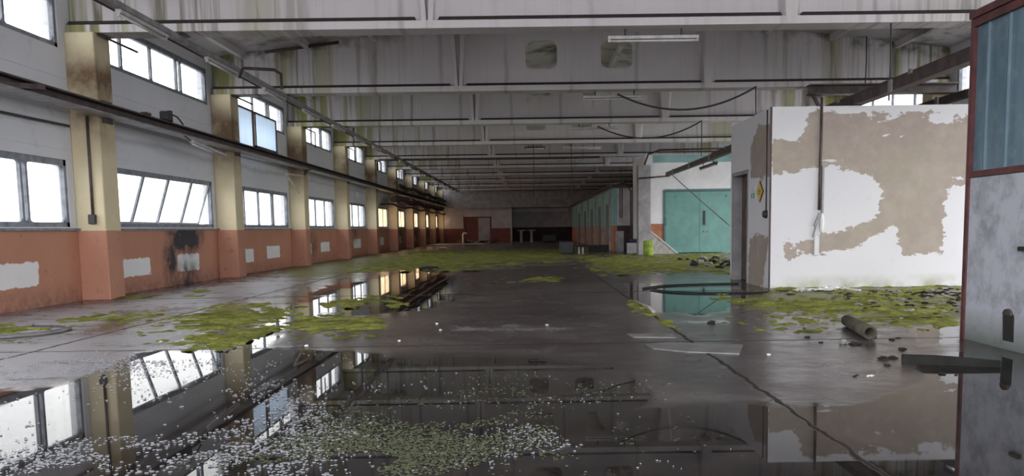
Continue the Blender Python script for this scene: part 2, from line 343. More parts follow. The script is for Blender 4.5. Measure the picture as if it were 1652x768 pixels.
att(fl.data, 'pud', fieldof(GX, GY, PUD, 44).ravel()); att(fl.data, 'pale', np.maximum(fieldof(GX, GY, PALE[2:4], 40), fieldof(GX, GY, PALE[:2]+PALE[4:], 40)-.42).ravel()); att(fl.data, 'moss', fieldof(GX, GY, MOSSF, 40).ravel())

# ------------------------------------------------------------------ ceiling with ribs
mb = MB(); xc = 1.3
mb.prism([(XL-.3, roofz(XL-.3)), (xc, roofz(xc)), (XR+.3, roofz(XR+.3)), (XR+.3, roofz(XR+.3)+.12), (xc, roofz(xc)+.12), (XL-.3, roofz(XL-.3)+.12)], 'y', YB, YE)
for i in range(-9, 4):
    a = 5.47+1.47*i
    if a < XL or a > XR: continue
    mb.box(a-.05, a+.05, YB, YE, roofz(a)-.14, roofz(a)+.02)
struct(mb.build('ceiling', 'roof'))

# ------------------------------------------------------------------ walls with window bands
LO, UP = (1.15, 2.17), (3.84, 4.62)
def bays():
    for i in range(-3, NP+1):
        a = Y0+D*i-5.5; b = Y0+D*i
        if b > YE+.5: continue
        yield i, max(a, YB), min(b, YE)
DAY_OPENINGS = [(9.3, 13.2), (19.9, 25.2), (25.9, 31.2)]  # unseen openings, added in the right wall to let daylight in
def side_wall(side, X, t, LOz, UPz):
    x0, x1 = (X-t, X) if side == 'left' else (X, X+t)
    mb = MB(); openings = [] if side == 'left' else DAY_OPENINGS      # openings added to the right wall for daylight
    cuts = [YB]+[t_ for g_ in openings for t_ in g_]+[YE]
    for ca, cb in zip(cuts[::2], cuts[1::2]): mb.box(x0, x1, ca, cb, 1.12 if side == 'left' else 1.1, LOz[0])
    if side == 'left': mb.box(x0, x1, YB, 19.95, LOz[1], UPz[0]); mb.box(x0, x1, 19.95, 23.4, LOz[1], 3.12); mb.box(x0, x1, 23.4, YE, LOz[1], UPz[0])
    else: mb.box(x0, x1, YB, YE, LOz[1] if not openings else 2.9, UPz[0]); [mb.box(x0, x1, ca, cb, LOz[1], 2.9) for ca, cb in zip(cuts[::2], cuts[1::2])]
    mb.box(x0, x1, YB, YE, UPz[1], roofz(X)+.02)
    if side == 'right': mb.box(x0, x1, 42, YE, LOz[0], UPz[1])      # walled up beyond the added openings
    for i, a, b in bays():
        for z0, z1 in (LOz, UPz):
            if z0 < 2 and any(g_[0] < b and g_[1] > a for g_ in openings): continue
            mb.box(x0, x1, max(YB, a-.5), a+.18, z0, z1); mb.box(x0, x1, b-.16, b, z0, z1)
    if side == 'left':     # laps of the cladding boards
        for zz in (2.32, 2.9, 3.4): mb.box(X-.01, X+.012, YB, YE, zz, zz+.012)
    return struct(mb.build('wall_'+side, 'clad'))
wl = side_wall('left', XL, .22, LO, UP); wr = side_wall('right', XR, .22, LO, (3.75, 4.72))
# dado of the left wall, with peeled rectangles where radiators hung
ys2 = np.arange(YB, YE, .07); zs2 = np.arange(0, 1.121, .07); AY, AZ = np.meshgrid(ys2, zs2); n1_, n2_ = len(ys2), len(zs2)
mb = MB(); mb.v = [(XL+.004, float(a), float(b)) for a, b in zip(AY.ravel(), AZ.ravel())]
mb.f = [(j*n1_+i, j*n1_+i+1, (j+1)*n1_+i+1, (j+1)*n1_+i) for j in range(n2_-1) for i in range(n1_-1)]; mb.sm = [False]*len(mb.f)
kx = len(mb.v); mb.box(XL-.22, XL+.003, YB, YE, 0, 1.12)
dd = mb.build('dado', 'dado', wl)
RECT = [(10.9,12.2,.31,.65),(14.66,15.8,.28,.59),(17.03,18.16,.26,.61),(20.89,21.8,.28,.62),(22.9,24.1,.32,.65),(26.9,27.7,.3,.66),(28.9,30.2,.33,.66),(34.4,35.9,.33,.7),(40.6,41.7,.33,.7),(46.6,47.6,.33,.7),(52.8,53.8,.33,.7)]
pe = np.full(AY.shape, -1.0)
for a, b, c, d_ in RECT:
    pe = np.maximum(pe, np.minimum(np.minimum(AY-a, b-AY)*.6, np.minimum(AZ-c, d_-AZ)))
pe = np.clip(.5+pe/.22, -.2, 1.2)
so = np.zeros(AY.shape)
for a, b, rad, c in ((17.55, 1.05, 1.1, 2.2), (17.4, .05, 1.0, 1.2), (16.7, .5, .45, 1.3), (27.9, .6, .7, .8), (34.7, 1.0, .9, .8), (47, .7, 1.5, .8), (53, .7, 2, .8), (60, .7, 3, .9)):
    so = np.maximum(so, c*np.clip(1.5-1.5*np.hypot((AY-a)/rad, (AZ-b)/.55), 0, 1))
ex = len(dd.data.vertices)-kx
att(dd.data, 'peel', np.concatenate([pe.ravel(), np.full(ex, -.2)])); att(dd.data, 'soot', np.concatenate([so.ravel(), np.zeros(ex)]))
mb = MB().box(XL-.05, XL+.06, YB, YE, 1.095, 1.13); mb.build('sill', 'frame', wl)
cu_ = [YB]+[t_ for g_ in DAY_OPENINGS for t_ in g_]+[YE]; m = MB()
for ca, cb in zip(cu_[::2], cu_[1::2]): m.box(XR-.004, XR+.21, ca, cb, 0, 1.1)
m.build('dado', 'orange', wr)

WN = [0]
def window(X, a, b, z0, z1, mull, sgn, tilt=0.0):
    """steel window: frame with mullions, one mesh of panes behind it; sgn points into the room"""
    WN[0] += 1; w_ = .07; xi, xo = X-sgn*.02, X-sgn*.09; x0, x1 = min(xi, xo), max(xi, xo)
    m = MB(); m.box(x0, x1, a, b, z0, z0+w_); m.box(x0, x1, a, b, z1-w_*1.3, z1); m.box(x0, x1, a, a+w_, z0, z1); m.box(x0, x1, b-w_, b, z0, z1)
    fr = struct(m.build('window_%d' % WN[0], 'frame'))
    ed = [a+w_]+list(mull)+[b-w_]
    if not tilt:
        for q in mull: fr2 = MB().box(x0+.01, x1-.01, q-.025, q+.025, z0+w_, z1-w_).build('mullion', 'frame', fr)
        # rounded sash corners
        m = MB(); rr = .09
        for p, q in zip(ed[:-1], ed[1:]):
            for (cy, sy) in ((p+.02, 1), (q-.02, -1)):
                for (cz, sz) in ((z0+w_, 1), (z1-w_*1.3, -1)):
                    pts = [(cy, cz)]+[(cy+sy*(rr-rr*math.sin(t)), cz+sz*(rr-rr*math.cos(t))) for t in [i*math.pi/8 for i in range(5)]]
                    m.prism(pts, 'x', x0+.02, x1-.02)
        m.build('corner_gusset', 'frame', fr)
        xm = (x0+x1)/2; MB().box(xm-.003, xm+.003, a+w_*.5, b-w_*.5, z0+w_*.5, z1-w_*.5).build('pane', 'glass' if a < 38 or z0 > 3 else 'grimyglass', fr)
    else:
        for p, q in zip(ed[:-1], ed[1:]):
            A0 = Vector((X-.04, 0, z1-.06)); A1 = Vector((X-.04-tilt, 0, z0+.09)); dn = (A1-A0).normalized(); m = MB()
            for yy in (p+.02, q-.02): m.bar((A0.x, yy, A0.z), (A1.x, yy, A1.z), .035, .03, (0, 1, 0))
            for P_ in (A0, A1): m.bar((P_.x, p, P_.z), (P_.x, q, P_.z), .03, .035)
            sh = m.build('tilted_sash', 'frame', fr); e = Vector((dn.z, 0, -dn.x))*.003
            v = [(P_.x+s_*e.x, yy, P_.z+s_*e.z) for s_ in (-1, 1) for P_, yy in ((A0, p), (A0, q), (A1, q), (A1, p))]
            MB().add(v, [(0, 1, 2, 3), (7, 6, 5, 4), (0, 4, 5, 1), (1, 5, 6, 2), (2, 6, 7, 3), (3, 7, 4, 0)]).build('pane', 'glass', sh)
    return fr
for i, a, b in bays():
    if b < 1: continue
    A, B = a+.18, b-.16; L = B-A
    mu_ = [A+L*t for t in (.25, .5, .75)]
    if i == 0: window(XL, A, B, *LO, [12.0, 12.13], 1)
    elif i == 1: window(XL, A, B, *LO, [A+.75, A+1.85, A+2.95, A+4.1], 1, tilt=.28)
    elif i == 2: window(XL, A, B, *LO, [21.38, 22.53, 23.7, 23.82], 1)
    else: window(XL, A, B, *LO, mu_, 1)
    window(XL, A, B, *UP, [A+L*.24, A+L*.47, A+L*.70, A+L*.74] if i else mu_, 1)
    if i < 5:
        if not any(g_[0] < B and g_[1] > A for g_ in DAY_OPENINGS): window(XR, A, B, *LO, mu_, -1)
        window(XR, A, B, 3.75, 4.72, mu_, -1)

# far wall: a white part with a red doorway, beside it a deeper dark part
mb = MB(); Ye = 70.0
mb.box(XL, -5.2, Ye, Ye+.2, 0, 4.3); mb.box(-5.2, -2.9, Ye, Ye+.2, 2.05, 4.3); mb.box(-2.9, -1.35, Ye, Ye+.2, 0, 4.3); mb.box(-1.35, -1.2, Ye, YE, 0, 4.3)
wf = struct(mb.build('wall_far', 'greywall'))
MB().box(-2.9, -1.34, Ye-.01, Ye, 0, 1.09).box(XL, -5.2, Ye-.01, Ye, 0, 1.09).build('dado', 'red', wf)
mb = MB(); mb.box(XL, XR, YE-.1, YE+.15, 0, 6.0); struct(mb.build('wall_back', 'greywall'))
mb = MB(); mb.box(-1.2, 4.0, YE-.16, YE-.1, 0, 1.12); mb.build('dado', 'maroon', bpy.data.objects['wall_back'])
MB().box(-1.2, 3.6, YE-.13, YE-.1, 2.45, 2.75).build('pale_band', 'whitewall', bpy.data.objects['wall_back'])
dr = struct(MB().box(-5.2, -5.08, Ye-.03, Ye+.22, 0, 2.05).box(-3.02, -2.9, Ye-.03, Ye+.22, 0, 2.05).box(-5.2, -2.9, Ye-.03, Ye+.22, 1.95, 2.05).build('door_1', 'red'))
MB().box(-5.08, -4.0, Ye+.1, Ye+.15, 0, 1.95).build('leaf', 'red', dr)
MB().box(XL, XR, 69.4, 69.7, 2.75, 4.1).build('trim_1', 'greycon'); struct(bpy.data.objects['trim_1'])

# ------------------------------------------------------------------ roof beams
HOLES = [(.03, .75), (1.73, 2.46)]
def beam(i):
    y = Y0+D*i+.06
    e = empty('roof_beam', (1.3, y+.2, HB), 'stained white concrete roof beam with rounded holes and ribs, '+nth(i), 'beam', 'concrete cross beams under the roof')
    # web as a filled outline with rounded holes
    cu = bpy.data.curves.new('w', 'CURVE'); cu.dimensions = '2D'; cu.fill_mode = 'BOTH'; cu.extrude = .09
    def sp(pts):
        q = cu.splines.new('POLY'); q.points.add(len(pts)-1); q.use_cyclic_u = True
        for p, a in zip(q.points, pts): p.co = (a[0], a[1], 0, 1)
    sp([(XL+.02, HF), (XR-.02, HF), (XR-.02, roofz(XR)), (1.3, roofz(1.3)), (XL+.02, roofz(XL))])
    for a, b in HOLES:
        pts = []; rr = .16; z0, z1 = 4.6, 5.22
        for cx, cz, t0 in ((b-rr, z1-rr, 0), (a+rr, z1-rr, 1), (a+rr, z0+rr, 2), (b-rr, z0+rr, 3)):
            pts += [(cx+rr*math.cos((t0+t/5)*math.pi/2), cz+rr*math.sin((t0+t/5)*math.pi/2)) for t in range(6)]
        sp(pts)
    to = bpy.data.objects.new('t', cu); C.objects.link(to); me = bpy.data.meshes.new_from_object(to.evaluated_get(bpy.context.evaluated_depsgraph_get()))
    bpy.data.objects.remove(to); m = MB()
    m.add([(p.co.x, y+.22-p.co.z, p.co.y) for p in me.vertices], [tuple(q.vertices) for q in me.polygons])
    m.build('web', 'conc', e)
    sec = [(y, HB), (y+.44, HB), (y+.44, HF-.03), (y+.32, HF+.01), (y+.12, HF+.01), (y, HF-.03)]
    MB().prism(sec, 'x', XL+.02, XR-.02).build('flange', 'conc', e)
    for cx in (-1.48, 4.13):     # tapered stiffening ribs
        m = MB(); zt = roofz(cx)-.02
        for yf, yb2 in ((y-.015, y+.13), ):
            t, b_ = .20, .075
            v = [(cx-t, yf, zt), (cx+t, yf, zt), (cx+b_, yf, HB+.012), (cx-b_, yf, HB+.012), (cx-t-.07, yb2, zt), (cx+t+.07, yb2, zt), (cx+b_+.07, yb2, HB+.012), (cx-b_-.07, yb2, HB+.012)]
            m.add(v, [(0, 1, 2, 3), (7, 6, 5, 4), (0, 4, 5, 1), (1, 5, 6, 2), (2, 6, 7, 3), (3, 7, 4, 0)])
        if cx < 0:               # the left rib is a pair with a recess between
            m.v = []; m.f = []; m.sm = []
            for s_ in (-1, 1):
                xa, xb = cx+s_*.13, cx+s_*.045
                v = [(xa-.05, y-.015, zt), (xa+.05, y-.015, zt), (xb+.035, y-.015, HB+.012), (xb-.035, y-.015, HB+.012), (xa-.08, y+.13, zt), (xa+.08, y+.13, zt), (xb+.05, y+.13, HB+.012), (xb-.05, y+.13, HB+.012)]
                m.add(v, [(0, 1, 2, 3), (7, 6, 5, 4), (0, 4, 5, 1), (1, 5, 6, 2), (2, 6, 7, 3), (3, 7, 4, 0)])
        m.build('stiffener', 'conc', e)
    m = MB()                     # black strip along the flange ledge, broken at the ribs
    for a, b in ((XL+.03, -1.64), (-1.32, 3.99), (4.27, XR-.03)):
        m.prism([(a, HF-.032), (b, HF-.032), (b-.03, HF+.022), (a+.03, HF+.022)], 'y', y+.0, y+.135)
    m.build('ledge_strip', 'darkstrip', e); return e
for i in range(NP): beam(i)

# ------------------------------------------------------------------ pillars
for i in range(-1, NP):
    y = Y0+D*i
    if i >= 0:
        o = MB().box(XL, PL, y, y+.5, 0, HB, .012).build('concrete_pillar', 'pillar')
        tag(o, 'left wall pillar, dirty yellow above orange paint, '+nth(i), 'pillar', 'pillars along the left wall')
    if 0 <= i < 5:
        o = MB().box(PR, XR, y, y+.5, 0, HB, .012).build('concrete_pillar', 'pillar')
        tag(o, 'yellowish concrete pillar on the right wall, '+nth(i), 'pillar', 'pillars along the right wall')

# ------------------------------------------------------------------ rails, trunking and lamps
e = empty('steel_rail', (-6.5, 30, 2.85), 'dark rusty steel channel rail bolted along the left pillars', 'rail')
MB().prism([(-6.56, 2.86), (-6.40, 2.86), (-6.40, 2.885), (-6.53, 2.885), (-6.53, 3.01), (-6.40, 3.01), (-6.40, 3.035), (-6.56, 3.035)], 'y', 4, 69.3).build('channel', 'steel', e)
for i in range(0, NP): MB().box(-6.57, -6.54, Y0+D*i+.1, Y0+D*i+.4, 2.76, 3.1).build('bolt_plate', 'steel', e)
MB().bar((-6.38, 11.5, 2.98), (-6.85, 9.6, 2.78), .08, .07).build('brace', 'steel', e)
MB().box(-6.56, -6.3, 4, 69.3, 2.835, 2.858).build('cable_shelf', 'zinc', e)
o = MB().tube([(-6.97, yy, 2.68+.01*math.sin(yy)) for yy in np.arange(6, 13.3, .6)], .018).build('wall_conduit', 'dark'); tag(o, 'thin dark conduit along the wall in front of the nearest pillar', 'pipe')
# clutter on the rail
o = MB().box(-6.5, -6.36, 15.35, 15.6, 3.04, 3.2, .02).box(-6.47, -6.40, 15.62, 15.7, 3.04, 3.24).tube([(-6.42, 15.7, 3.18), (-6.4, 15.9, 3.16), (-6.38, 16.1, 3.05)], .015).build('junction_box', 'dark')
tag(o, 'small dark electrical box sitting on the left steel rail', 'electrical box')
o = MB().box(-6.5, -6.38, 14.6, 14.78, 3.037, 3.08, .01).build('metal_scrap', 'steel'); tag(o, 'flat metal scrap on the left rail before the electrical box', 'scrap')
# pipe drop on the nearest pillar
e = empty('pillar_conduit', (-6.75, 13.28, 1.2), 'brown conduit with a switch box on the nearest yellow pillar', 'conduit')
MB().tube([(-6.74, 13.30, 2.85), (-6.74, 13.29, 2.2), (-6.75, 13.30, 1.33)], .022).build('pipe', 'steel', e)
MB().box(-6.81, -6.70, 13.25, 13.32, 1.19, 1.34, .012).build('switch_box', 'dark', e)
# light trunking, left
TX = -5.35
e = empty('light_trunking', (TX, 30, 4.0), 'long grey lighting trunking hanging under the beams on the left', 'trunking')
MB().box(TX-.06, TX+.06, 7.5, 68, 3.99, 4.07).build('trunking_channel', 'zinc', e)
MB().tube([(TX-.13, yy, 4.02) for yy in np.arange(7.5, 68, 1.5)], .022, 6).build('cable_pipe', 'steel', e)
for i in range(NP): MB().box(TX-.02, TX+.02, Y0+D*i+.2, Y0+D*i+.3, 4.05, 4.112).build('hanger', 'steel', e)
def batten(name, loc, axis, L, label, group, up=.2, mat='lamp'):
    """lamp: housing, two end caps, tube, two hangers; loc is the middle of its underside"""
    e = empty(name, loc, label, 'lamp', group); X, Y, Z = loc; h = L/2
    def bx(a0, a1, b0, b1, z0, z1, mt, nm, par=e, c=.004):
        return (MB().box(X+a0, X+a1, Y+b0, Y+b1, Z+z0, Z+z1, c) if axis == 'x' else MB().box(X+b0, X+b1, Y+a0, Y+a1, Z+z0, Z+z1, c)).build(nm, mt, par)
    bx(-h, h, -.04, .04, .045, .095, mat, 'housing')
    for s_ in (-1, 1): bx(min(s_*h, s_*(h-.04)), max(s_*h, s_*(h-.04)), -.02, .02, 0, .05, mat, 'lamp_holder')
    p = [(X-h+.03, Y, Z+.02), (X+h-.03, Y, Z+.02)] if axis == 'x' else [(X, Y-h+.03, Z+.02), (X, Y+h-.03, Z+.02)]
    MB().tube(p, .018, 8).build('tube', 'tube', e)
    if up:
        for s_ in (-.62, .62):
            q = (X+s_*h, Y) if axis == 'x' else (X, Y+s_*h)
            MB().tube([(q[0], q[1], Z+.09), (q[0], q[1], Z+.09+up)], .012, 6).build('hanger', 'dark', e)
    return e
b0 = batten('fluorescent_lamp', (TX, 9.2, 3.895), 'y', 1.5, 'white unlit tube lamp under the left trunking, '+nth(0), 'tube lamps along the left trunking', 0)
for i in range(1, 19):
    c = copy_tree(b0, (0, 3.1*i, 0)); c['label'] = 'white unlit tube lamp under the left trunking, '+nth(i)
for i, (xa, xb) in enumerate([(1.32, 2.74), (1.33, 2.76), (1.34, 2.78), (1.4, 2.8), (1.4, 2.8)]):
    batten('fluorescent_lamp', ((xa+xb)/2, Y0+D*i+.28, 3.905), 'x', xb-xa, 'tube lamp hung crosswise from the mid span of the roof beam '+nth(i), 'crosswise tube lamps under the beams', .125)
batten('fluorescent_lamp', (.35, Y0+D*3+.28, 3.93), 'x', .75, 'short dark lamp under the fourth beam beside a hanging cable', None, .1, 'steel')
# lamp hanging askew from the rail
e = empty('fallen_lamp', (-6.2, 17, 2.7), 'white tube lamp hanging askew from the left rail before the second pillar', 'lamp')
MB().bar((-6.25, 16.1, 2.74), (-6.25, 17.9, 2.63), .07, .05).build('housing', 'lamp', e)
MB().tube([(-6.25, 16.15, 2.695), (-6.25, 17.85, 2.59)], .018).build('tube', 'tube', e)
MB().tube([(-6.25, 16.1, 2.74), (-6.3, 16.05, 2.8), (-6.36, 16.0, 2.86)], .012).build('wire', 'dark', e)
# broken bracket before the third pillar
e = empty('broken_bracket', (-6.2, 23, 2.5), 'pale broken lamp bracket hanging from the rail before the third pillar', 'bracket')
MB().bar((-6.3, 22.5, 2.55), (-6.3, 24.3, 2.60), .05, .04).build('arm', 'paleboard', e)
MB().bar((-6.3, 22.55, 2.52), (-6.3, 23.75, 2.10), .05, .04).build('strut', 'paleboard', e)
MB().tube([(-6.3, 24.3, 2.6), (-6.3, 24.6, 2.75), (-6.32, 25.2, 2.86)], .03).build('bent_pipe', 'steel', e)
# translucent panels before the upper window
for j, (a, b, z0, lab) in enumerate([(20.0, 21.35, 3.08, 'pale blue film-covered panel beside the second pillar, nearer of two'), (21.5, 23.3, 3.14, 'pale blue film-covered panel farther from the second pillar')]):
    e = empty('film_screen', (-6.75, a, z0), lab+', below the upper window', 'panel', 'film-covered panels on the left wall')
    m = MB(); z1 = 4.02
    for yy in (a, b-.05): m.box(-6.78, -6.72, yy, yy+.05, z0, z1)
    m.box(-6.78, -6.72, a, b, z0, z0+.05).box(-6.78, -6.72, a, b, z1-.04, z1); m.build('frame', 'steel', e)
    MB().box(-6.755, -6.745, a+.05, b-.05, z0+.05, z1-.04).build('sheet', 'film', e)
    MB().bar((-6.75, a+.3, z0), (-6.62, a+.35, 3.06), .03, .03).build('strut', 'steel', e)
    MB().bar((-6.78, (a+b)/2, z1-.1), (-7.0, (a+b)/2, z1-.1), .03, .03).build('strut', 'steel', e)
# thick dark pipe crossing the hall at the fifth beam
o = MB().tube([(-6.4, 37.0, 3.6), (-6.4, 37.0, 4.0), (-6.3, 37.0, 4.06), (1.5, 37.0, 4.04), (3.2, 37.0, 4.05)], .05).build('cross_pipe', 'steel'); tag(o, 'thick dark pipe crossing the hall just before the fifth beam', 'pipe')
# duct clutter on the far left wall
for j, (ya, yb, rr, zc, xx) in enumerate([(41, 66, .15, 2.55, -6.36), (44, 69, .10, 3.3, -6.41), (38, 69, .05, 2.25, -6.46)]):
    pts = [(xx-.05+.02*math.sin(yy*1.7), yy, zc+.05*math.sin(yy*.9+j)) for yy in np.arange(ya, yb, 1.2)]
    o = MB().tube(pts, rr, 8).build('dark_duct', 'steel'); tag(o, ['fattest', 'upper', 'thin lowest'][j]+' dark duct running along the far left pillars', 'duct', 'ducts on the far left wall')
# wire frames at the pillar heads
for i in range(0, 6):
    y = Y0+D*i
    o = MB().tube([(-6.55, y+.1, 4.09), (-6.5, y+.1, 4.07), (-6.5, y+1.3, 4.07), (-6.5, y+1.3, 3.6) if i > 1 else (-6.5, y+1.32, 4.07)], .018, 6).build('head_bracket', 'steel')
    tag(o, 'thin steel bracket pipe at the head of the left pillar '+nth(i), 'bracket', 'brackets at the left pillar heads')
o = MB().tube([(TX+.02, 16.2, 3.9), (TX+.1, 16.2, 4.08), (TX+.62, 16.4, 4.08), (TX+.75, 16.4, 4.0), (TX+.75, 16.4, 3.72)], .03).build('bent_pipe', 'steel')
tag(o, 'bent dark pipe hooked beside the left trunking', 'pipe')
# hanging cables
def sag(name, a, b, drop, rad, label, mat='dark', n=16):
    a, b = Vector(a), Vector(b)
    pts = [a.lerp(b, t/n)-Vector((0, 0, drop*4*(t/n)*(1-t/n))) for t in range(n+1)]
    return tag(MB().tube(pts, rad, 6).build(name, mat), label, 'cable')
sag('hanging_cable', (2.07, 19.25, 3.98), (5.18, 19.25, 4.1), .42, .022, 'sagging black cable under the second beam, right of its lamp')
sag('hanging_cable', (2.13, 25.25, 3.98), (5.2, 25.25, 4.1), .42, .022, 'sagging black cable under the third beam')
for X_, Y_, zt, zb, lab in ((5.18, 19.3, 4.1, 2.95, 'thin wire dropping from the end of the sagging cable under the second beam'), (5.2, 25.3, 4.1, 3.1, 'thin wire dropping from the sagging cable under the third beam'),
        (5.70, 13.45, 4.12, 2.93, 'thin wire hanging from the nearest beam above the block room'), (.29, 31.45, 4.12, 2.2, 'long dark cable hanging mid hall, left of two'), (1.68, 31.45, 4.12, 2.2, 'long dark cable hanging mid hall, right of two'), (7.6, 19.2, 5.15, 4.09, 'thin rod above the dark steel beam')):
    tag(MB().tube([(X_, Y_, zt), (X_+.01, Y_, (zt+zb)/2), (X_, Y_, zb)], .012, 6).build('hanging_wire', 'dark'), lab, 'wire')
# right-hand rails
def rrail(x0, z0, ya, yb, lab, w_=.16, h=.13):
    e = empty('cable_rail', (x0, ya, z0), lab, 'rail', 'steel rails over the right side')
    MB().prism([(x0-w_/2, z0), (x0+w_/2, z0), (x0+w_/2, z0+.02), (x0-w_/2+.02, z0+.02), (x0-w_/2+.02, z0+h-.02), (x0+w_/2, z0+h-.02), (x0+w_/2, z0+h), (x0-w_/2, z0+h)], 'y', ya, yb).build('channel', 'steel', e)
    yy = ya+1
    while yy < yb-1.2: MB().box(x0-w_/2-.03, x0-w_/2, yy, yy+.1, z0-.015, z0+h+.02).build('clamp', 'zinc', e); yy += 3.0
    return e
rrail(5.3, 2.90, 8.2, 31.9, 'dark steel channel rail running above the block room to the green door')
rrail(5.95, 3.16, 9.0, 27, 'dark steel rail above and right of the rail to the green door', .18, .16)
rrail(7.4, 3.10, 14.2, 30, 'dark steel rail over the far side of the block room', .14, .12)
e = empty('steel_girder', (8, 19.1, 3.9), 'dark transverse steel girder behind the block room roof', 'girder')
MB().prism([(18.98, 3.88), (19.24, 3.88), (19.24, 3.91), (19.125, 3.91), (19.125, 4.07), (19.24, 4.07), (19.24, 4.10), (18.98, 4.10), (18.98, 4.07), (19.095, 4.07), (19.095, 3.91), (18.98, 3.91)], 'x', 6.3, 9.6).build('i_section', 'steel', e)
MB().bar((6.4, 19.1, 3.88), (6.9, 19.1, 2.95), .06, .06).build('brace', 'steel', e)
o = MB().box(6.45, 6.75, 19.5, 19.75, 3.25, 4.11).build('timber_block', 'paleboard'); tag(o, 'pale brownish block under the dark girder above the block room', 'block')
batten('fluorescent_lamp', (5.3, 24.8, 2.70), 'y', 2.2, 'dark lamp under the steel rail in front of the green door', None, .1, 'steel')
sag('slanting_wire', (5.3, 31.0, 2.9), (6.25, 26.0, 1.0), .02, .015, 'thin pale wire slanting down across the green double door', 'zinc')

# ------------------------------------------------------------------ block room
BARE = [(3.93,2.35),(4.35,2.37),(4.52,2.78),(7.04,2.75),(9.2,2.7),(9.2,1.7),(7.08,1.64),(6.81,1.54),(6.71,1.35),(6.74,0.96),(6.67,0.56),(6.11,0.5),(6.0,0.76),(5.92,1.02),(5.84,0.93),(5.5,0.81),(5.33,0.64),(4.99,0.6),(4.64,0.54),(4.39,0.57),(4.38,0.78),(4.6,0.74),(4.72,0.84),(4.98,0.9),(5.24,0.94),(5.58,1.07),(5.72,1.28),(5.7,1.53),(5.61,1.7),(5.3,1.85),(4.87,1.94),(4.49,1.91),(4.19,1.85),(3.94,1.81)]
BS1 = [(14.34,2.73),(13.64,2.56),(13.6,1.77),(14.81,1.84),(14.87,2.39)]
BS2 = [(14.9,0.84),(13.7,0.83),(13.76,0.49),(14.05,0.03),(14.87,-0.02)]
RX0, RX1, RY0, RY1, RH = 3.91, 9.1, 13.62, 16.25, 2.885
room = empty('block_room', (6, 14.9, 0), 'small flat-roofed block room with peeling white and brown plaster', 'room')
def plgrid(axis, fixed, a0, a1, z1, polys, skip=None, sgn=1, extra=None):
    st = .05; A = np.linspace(a0, a1, int(round((a1-a0)/st))+1); Z = np.linspace(0, z1, int(round(z1/st))+1); GA, GZ = np.meshgrid(A, Z); n = len(A)
    m = MB(); m.v = [((float(a), fixed, float(zz)) if axis == 'x' else (fixed, float(a), float(zz))) for a, zz in zip(GA.ravel(), GZ.ravel())]
    for j in range(len(Z)-1):
        for i in range(n-1):
            if skip and skip((A[i]+A[i+1])/2, (Z[j]+Z[j+1])/2): continue
            m.f.append((j*n+i, j*n+i+1, (j+1)*n+i+1, (j+1)*n+i)); m.sm.append(False)
    v = np.full(GA.shape, -9.)
    for q in polys: v = np.maximum(v, sdf(GA, GZ, q))
    v = np.clip(.5+v/.34, -.25, 1.25)
    if extra is not None: v = extra(GA, GZ, v)
    return m, v.ravel()
def streaks(A, Z, v):
    for cx, cz, rx, rz in ((5.71, 2.52, .5, .2), (6.68, 2.6, .42, .14), (5.72, 2.25, .12, .2), (6.1, 2.4, .35, .12), (4.9, 2.05, .3, .04), (4.7, 2.55, .12, .05), (6.2, 1.9, .1, .05), (6.95, 2.2, .15, .06), (5.85, 2.05, .1, .1), (6.35, 1.45, .12, .06), (6.9, 1.75, .2, .08), (6.45, .9, .12, .12), (6.3, 1.15, .06, .08), (6.55, 2.0, .2, .03), (5.3, 2.25, .1, .04)):
        v = v-.50*np.clip(1.3-np.hypot((A-cx)/rx, (Z-cz)/rz), 0, 1)
    for cx, cz, rr in ((4.39, .3, .1), (4.2, .5, .12), (4.15, .78, .12), (4.33, .12, .06), (4.72, .3, .07)):
        v = v+.62*np.clip(1.4-np.hypot((A-cx)/rr, (Z-cz)/rr/1.4), 0, 1)
    return v
m, v = plgrid('x', RY0, RX0, RX1, RH, [BARE], extra=streaks); nv = len(m.v); m.box(RX0+.001, RX1, RY0+.003, RY0+.15, 0, RH)
o = m.build('front_wall', 'plaster', room); att(o.data, 'bare', np.concatenate([v, np.zeros(len(o.data.vertices)-nv)]))
DY0, DY1, DZ = 15.0, 16.05, 1.95
m, v = plgrid('y', RX0, RY0, RY1, RH, [BS1, BS2], skip=lambda a, zz: DY0 < a < DY1 and zz < DZ); nv = len(m.v)
m.box(RX0+.003, RX0+.15, RY0+.15, DY0, 0, RH).box(RX0+.003, RX0+.15, DY1, RY1, 0, RH).box(RX0+.003, RX0+.15, DY0, DY1, DZ, RH)
o = m.build('side_wall', 'plaster', room); att(o.data, 'bare', np.concatenate([v, np.zeros(len(o.data.vertices)-nv)]))
m = MB().box(RX0+.15, RX1, RY1-.12, RY1, 0, RH).box(RX1-.12, RX1, RY0+.15, RY1-.12, 0, RH); m.build('back_wall', 'brown', room)
MB().box(RX0+.16, RX1, RY0+.1, RY1, RH-.12, RH-.01).build('roof_slab', 'greycon', room)
fr = MB().box(RX0-.012, RX0+.16, DY0-.05, DY0+.02, 0, DZ+.05).box(RX0-.012, RX0+.16, DY1-.02, DY1+.05, 0, DZ+.05).box(RX0-.012, RX0+.16, DY0, DY1, DZ-.02, DZ+.05).build('door_frame', 'greycon', room)
dleaf = MB().box(RX0+.16, RX0+.22, DY0+.02, DY1-.02, .01, DZ-.02).build('door', 'brown', room)
MB().box(RX0+.150, RX0+.162, DY0+.35, DY0+.8, .30, .42).build('vent', 'black', dleaf)
MB().box(RX0-.012, RX0+.012, RY0-.012, RY0+.012, .0, RH).build('corner_bead', 'steel', room)
o = MB().tube([(-5.74, 19.28, 5.0), (-4.1, 19.28, 5.19)], .035).build('roof_pipe', 'steel'); tag(o, 'short dark pipe along the top left of the second beam', 'pipe')
